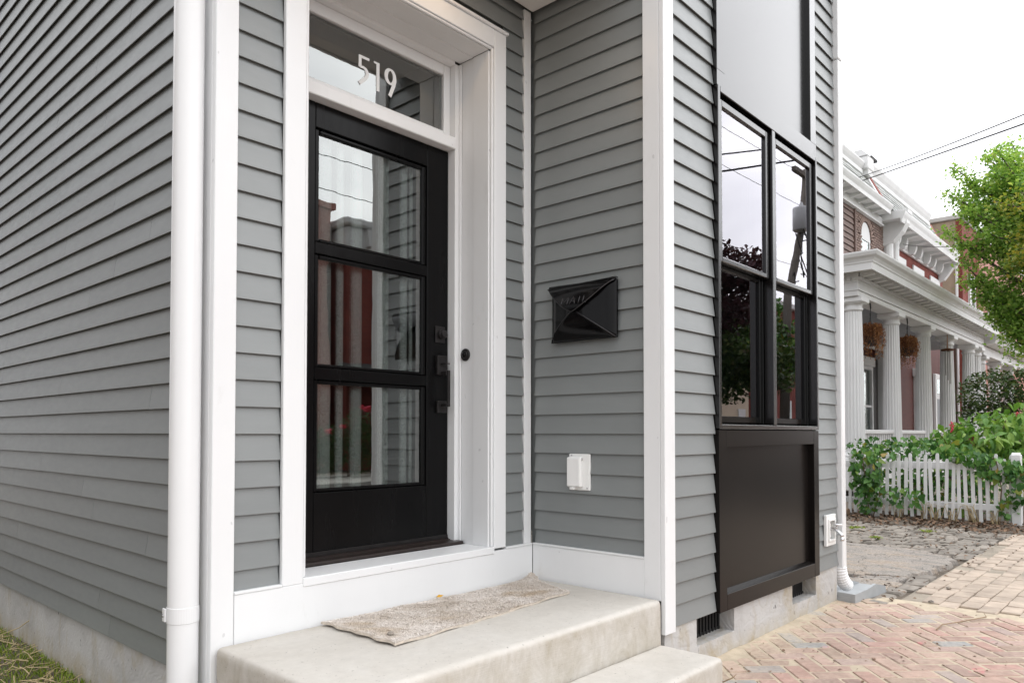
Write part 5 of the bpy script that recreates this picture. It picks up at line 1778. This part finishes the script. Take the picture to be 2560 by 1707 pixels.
rg = np.random.default_rng(3)
br = []
for k in range(58):
    a = rg.uniform(0, 2 * PI); z0 = rg.uniform(3.9, 6.7); L = rg.uniform(1.2, 2.3) * (1 - .25 * (z0 - 3.4) / 3.2)
    br.append(((17.9, -.55, z0), (17.9 + L * math.cos(a), -.55 + L * math.sin(a), z0 + L * rg.uniform(.25, .95))))
for tgt in ((16.85, 1.02, 7.05), (16.75, 1.22, 5.7), (17.35, .42, 7.35), (17.68, .09, 7.6), (16.7, 1.1, 6.45), (17.0, .9, 5.0), (17.35, .5, 4.5), (17.0, .86, 4.6), (17.2, .65, 4.2), (17.5, .30, 4.0), (17.7, .0, 4.2), (17.6, .12, 4.85)):
    br.append(((17.8, -.4, tgt[2] - 1.5), tgt)); br.append(((17.9, -.5, tgt[2] - 1.1), (tgt[0] + .15, tgt[1] - .25, tgt[2] - .35)))
tree("street_tree", "bright green tree with loose upright sprays before the brick houses", (17.9, -.55, .14), (17.9, -.55, 7.6), br, 480, .085, M['ginkgo'], 5, .24)
br = []
rg = np.random.default_rng(9)
for k in range(46):
    a = rg.uniform(0, 2 * PI); z0 = rg.uniform(3.25, 5.1); L = rg.uniform(.8, 1.4)
    br.append(((14.7, -1.45, z0), (14.7 + L * math.cos(a), -1.45 + L * math.sin(a), z0 + L * rg.uniform(.0, .6))))
tree("young_oak", "smaller dark green tree turning yellow at the right edge", (14.7, -1.45, .14), (14.7, -1.45, 5.4), br, 480, .075, M['yellowing'], 6, .22, trunk_r=.10)

# ================================================================== overhead wires
def wire(name, pts, rad, label, group="overhead wires crossing the sky"):
    p = [Vector(q) for q in pts]
    out = []
    for i in range(25):
        t = i / 24
        out.append((1 - t) ** 2 * p[0] + 2 * t * (1 - t) * p[1] + t * t * p[2])
    MB().tube(out, rad, 6).build(name, M['cable'], None, label=label, category="wire", group=group)


def street_span(pa, pb, sag):
    """straight run between two points, prolonged at both ends, with a little sag"""
    a, b = Vector(pa), Vector(pb)
    a2, b2 = a + (a - b) * .10, b + (b - a) * .6
    mid = (a2 + b2) / 2 - Vector((0, 0, sag))
    return tuple(a2), tuple(2 * mid - .5 * a2 - .5 * b2), tuple(b2)


wire("overhead_wire", street_span((21.47, 4.808, 8.791), (11.88, -.896, 6.15), .12), .010, "upper and thinner of the two wires slanting to the porch house")
wire("overhead_wire", street_span((21.473, 4.81, 8.628), (11.884, -.892, 5.922), .02), .013, "lower and thicker of the two wires slanting to the porch house")
wire("overhead_wire", ((22.9, 3.6, 6.98), (19.5, 1.4, 5.7), (14.5, -1.2, 4.9)), .008, "thin wire running from the red house into the tree")

# ================================================================== across the street: seen only as reflections in the glass
opp = thing("corner_house", "red brick house with bracketed cornice across the street", "house", (12.6, -17, .1))


def O(mb, name, mt, parent=None, **p):
    mb.v = [(x - 12.6, y + 17, z - .1) for x, y, z in mb.v]
    return mb.build(name, mt, parent or opp, **p)


O(MB().box(12.9, 22, -27, -17, .1, 7.9), "front_wall", M['brick_wall'])
O(MB().box(12.55, 22.3, -27.3, -16.5, 8.0, 8.25, bev=.05).box(12.7, 22.2, -27.2, -16.7, 7.3, 7.99, bev=.05), "cornice", PW)
for x in (13.3, 14.2, 15.1, 16.0):
    O(MB().box(x, x + .22, -16.69, -16.45, 7.4, 7.95), "cornice_bracket", PW)
O(MB().box(11.6, 12.5, -18.6, -17.4, .1, 8.6, bev=.02).box(11.5, 12.6, -18.7, -17.3, 8.601, 8.8), "chimney", M['pink_brick'])
O(MB().box(10.2, 12.89, -27, -18.8, .1, 6.2), "side_wing", M['brick_wall'])
for x in (14.0, 17.0):
    wv = O(MB().box(x, x + .1, -16.98, -16.9, 4.4, 6.4).box(x + 1.1, x + 1.2, -16.98, -16.9, 4.4, 6.4).box(x + .101, x + 1.099, -16.98, -16.9, 5.35, 5.43).box(x + .101, x + 1.099, -16.98, -16.9, 6.3, 6.4).box(x - .1, x + 1.3, -16.98, -16.82, 4.15, 4.39), "window", PW)
    O(MB().box(x + .1, x + 1.1, -16.97, -16.96, 4.4, 6.3), "window_pane", M['far_glass'], wv)
O(MB().prism([(-16.99, 3.6), (-15.2, 2.95), (-15.2, 2.9), (-16.99, 2.9)], 'x', 12.6, 18), "porch_roof", M['roof_dark'])
O(MB().box(12.6, 18, -15.25, -15.15, 2.7, 2.89), "porch_beam", PW)
for x in (12.8, 15.2, 17.6):
    O(MB().box(x, x + .14, -15.35, -15.2, .1, 2.7), "porch_post", PW)
cr_ = thing("cream_house", "plain cream stuccoed house across the street", "house", (31.6, -15, .1))
MB().box(-3.8, 2.2, -6, 0, 0, 4.6).build("wall", M['cream'], cr_)
MB().prism([(-6.3, 4.61), (-3, 6.2), (.3, 4.61)], 'x', -4, 2.4).build("roof", M['roof_dark'], cr_)
MB().box(1.0, 1.8, .002, .04, 1.0, 2.4).build("window", PW, cr_)
bh = thing("brick_rowhouse", "plain red brick row house across the street behind the green tree", "house", (40.5, -15, .1))
MB().box(-3.4, 6, -8, 0, 0, 8).build("wall", M['brick_wall'], bh)
MB().box(-3.6, 6.2, -8.2, .25, 8.01, 8.3, bev=.03).build("cornice", PW, bh)
wv = MB().box(-2.4, -1.4, .002, .06, 1.2, 3.0).build("window", PW, bh)
MB().box(-2.3, -1.5, .061, .07, 1.3, 2.9).build("window_pane", M['far_glass'], wv)
# utility pole with transformer
up = thing("utility_pole", "leaning wooden utility pole with a gray transformer and tangled cables", "utility pole", (23.4, -9.0, .1))
MB().tube([(0, 0, 0), (.55, 0, 6.3), (1.6, 0, 8.5), (2.0, 0, 10.7)], [.17, .14, .12, .10], 12).build("pole", M['wood_pole'], up, smooth=True)
MB().lathe([(.25, 0), (.30, .04), (.30, .75), (.27, .82), (.1, .87), (.04, 1.02)], (1.2, .14, 8.3), 18).build("transformer", M['steel_gray'], up, smooth=True)
MB().box(.9, 3.0, -.08, .08, 10.4, 10.55).build("crossarm", M['wood_pole'], up)
tg = MB(); rg = random.Random(2)
for k in range(14):
    p = Vector((rg.uniform(.4, 1.9), rg.uniform(-.1, .35), rg.uniform(5.8, 8.3)))
    tg.tube([p, p + Vector((rg.uniform(-.7, .7), .15, rg.uniform(-.8, .2))), p + Vector((rg.uniform(-.5, .5), .1, rg.uniform(-1.4, .6)))], .022, 5)
tg.build("cable_tangle", M['cable'], up, kind="stuff")
for z_, dz, lab in ((10.6, 0, "highest street wire strung to the utility pole"), (9.4, .3, "middle street wire strung to the utility pole"), (7.2, -.2, "lower street wire strung to the utility pole"), (6.4, .1, "lowest street wire strung to the utility pole")):
    wire("street_wire", ((-30, -9.0, z_ + .6), (0, -8.9, z_ - 1.2 + dz), (25.2, -9.0, z_)), .008, lab, "street wires on the utility pole")
# trees and roses across the street
def round_tree(name, label, x, y, zc, rx, rz, n, mt, seed):
    t = thing(name, label, "tree", (x, y, .1))
    MB().tube([(0, 0, 0), (.1, 0, zc * .5), (0, .1, zc)], [.2, .15, .06], 8).build("trunk", M['bark'], t)
    c = []
    rg_ = np.random.default_rng(seed)
    for k in range(26):
        d = rg_.normal(size=3); d /= np.linalg.norm(d)
        q = rg_.uniform(.45, .95)
        c.append(blob(n // 26, (d[0] * rx * q, d[1] * rx * q, zc - .1 + d[2] * rz * q), (rx * .36,) * 2 + (rz * .30,), seed + k, .2))
    link("crown", leaf_mesh("crown", np.concatenate(c), .16, mt, seed=seed), t, kind="stuff")


round_tree("plum_tree", "purple leaved plum tree across the street", 18.2, -9.0, 5.2, 2.0, 1.5, 11000, M['purple'], 40)
round_tree("maple_tree", "green leafy tree beside the purple plum across the street", 19.4, -9.5, 3.6, 2.2, 1.5, 11000, M['hedge'], 41)
round_tree("maple_tree", "green leafy tree standing before the brick row house across the street", 23.8, -10.2, 4.2, 2.0, 1.7, 10000, M['vine'], 42)
rs = thing("rose_bush", "tall rose bush with pink blooms across the street", "bush", (10.6, -13.6, .13))
link("foliage", leaf_mesh("foliage", np.concatenate([blob(1500, (-.7, 0, .7), (.7, .5, .7), 50, .1), blob(1700, (.4, 0, .95), (.75, .5, .95), 51, .1), blob(1200, (1.5, 0, .8), (.7, .5, .8), 52, .1)]), .09, M['hedge'], seed=52), rs, kind="stuff")
link("blooms", leaf_mesh("blooms", np.concatenate([blob(60, (.3, .35, 1.85), (.16, .12, .1), 53, .1), blob(50, (1.0, .3, 1.65), (.16, .12, .1), 54, .1), blob(40, (-.4, .35, 1.35), (.12, .12, .08), 55, .1), blob(40, (-.9, .35, 1.2), (.14, .12, .08), 56, .1)]), .075, M['rose'], seed=57, aspect=.9), rs, kind="stuff")
MB().tube([(0, 0, 0), (.1, 0, .6), (.3, .1, 1.5)], .02, 5).tube([(0, 0, 0), (.6, 0, .7), (1.0, .1, 1.4)], .02, 5).build("stem", M['stem'], rs)

# recessed porch light in the soffit (its warm glow shows on the door head)
pl = thing("porch_light", "small recessed warm porch light in the white soffit", "light", (1.0, -.27, 3.598))
MB().lathe([(.050, -.003), (.066, -.004), (.068, -.001), (.068, .0015)], (0, 0, 0), 28, cap=False).build("trim_ring", M['plastic'], pl, smooth=True)
mt, nt, out = new_mat("warm_lamp_lens")
em = N(nt, "ShaderNodeEmission", Color=(1.0, .70, .42, 1), Strength=60.0)
nt.links.new(em.outputs[0], out.inputs["Surface"])
MB().lathe([(.002, -.0015), (.049, -.0015)], (0, 0, 0), 28, cap=False).build("lens", mt, pl)

# unseen house added across the side yard to darken the side wall
nd_ = thing("added_neighbor_house", "unseen clapboard house added across the grassy side yard to darken the gray wall", "house", (-4.6, 3.0, .08))
MB().box(-8, 0, 0, 14, 0, 6.4).build("wall", M['brown_siding'], nd_)
MB().prism([(-8.4, 6.401), (-4, 9.0), (.4, 6.401)], 'y', -.4, 14.4).build("roof", M['roof_dark'], nd_)
for y in (2.0, 6.0):
    wv = MB().box(.002, .06, y, y + 1.0, 1.4, 3.2).build("window", PW, nd_)
    MB().box(.061, .07, y + .1, y + .9, 1.5, 3.1).build("window_pane", M['far_glass'], wv)

# small litter on the paving
def twig(pts, label, rad=.0035):
    b = Vector(pts[0])
    MB().tube([Vector(p) - b for p in pts], [rad] * (len(pts) - 1) + [rad * .4], 6).build("twig", M['twig'], None, smooth=True, loc=b, label=label, category="twig", group="twigs on the brick paving")


twig([(3.66, -1.50, .157), (3.80, -1.50, .160), (3.95, -1.56, .158), (4.08, -1.62, .162), (4.20, -1.66, .160), (4.28, -1.63, .172)], "long curved dry twig lying across the bricks near the pavers")
twig([(1.93, -.99, .156), (1.975, -1.04, .185), (1.99, -1.05, .20)], "short reddish twig standing up from the bricks beside the lower step", .003)
for x, y, lab in ((4.42, -1.30, "small dark stone on the first tan pavers"), (5.02, -1.28, "small dark stone farther along the tan pavers")):
    MB().lathe([(.010, 0), (.020, .008), (.017, .018), (.004, .024)], (0, 0, 0), 8).build("stone", M['asphalt'], None, loc=(x, y, .150), label=lab, category="stone", group="loose stones on the pavers")
P = np.stack([RNG.uniform(1.9, 4.3, 140), RNG.uniform(-2.2, -.82, 140), np.full(140, .1545)], 1)
link("leaf_litter", leaf_mesh("leaf_litter", P, .018, M['litter'], flat=3.0, seed=77), pave, kind="stuff")
# tufts of weed where the setts meet the patch
P = np.concatenate([blob(90, (8.35, .42, .150), (.16, .10, .012), 90, .1), blob(70, (7.6, -.02, .150), (.12, .08, .012), 91, .1), blob(60, (8.6, -.30, .150), (.10, .12, .012), 92, .1)])
link("moss", leaf_mesh("moss", P, .03, M['grass'], flat=1.5, seed=93), alley, kind="stuff")
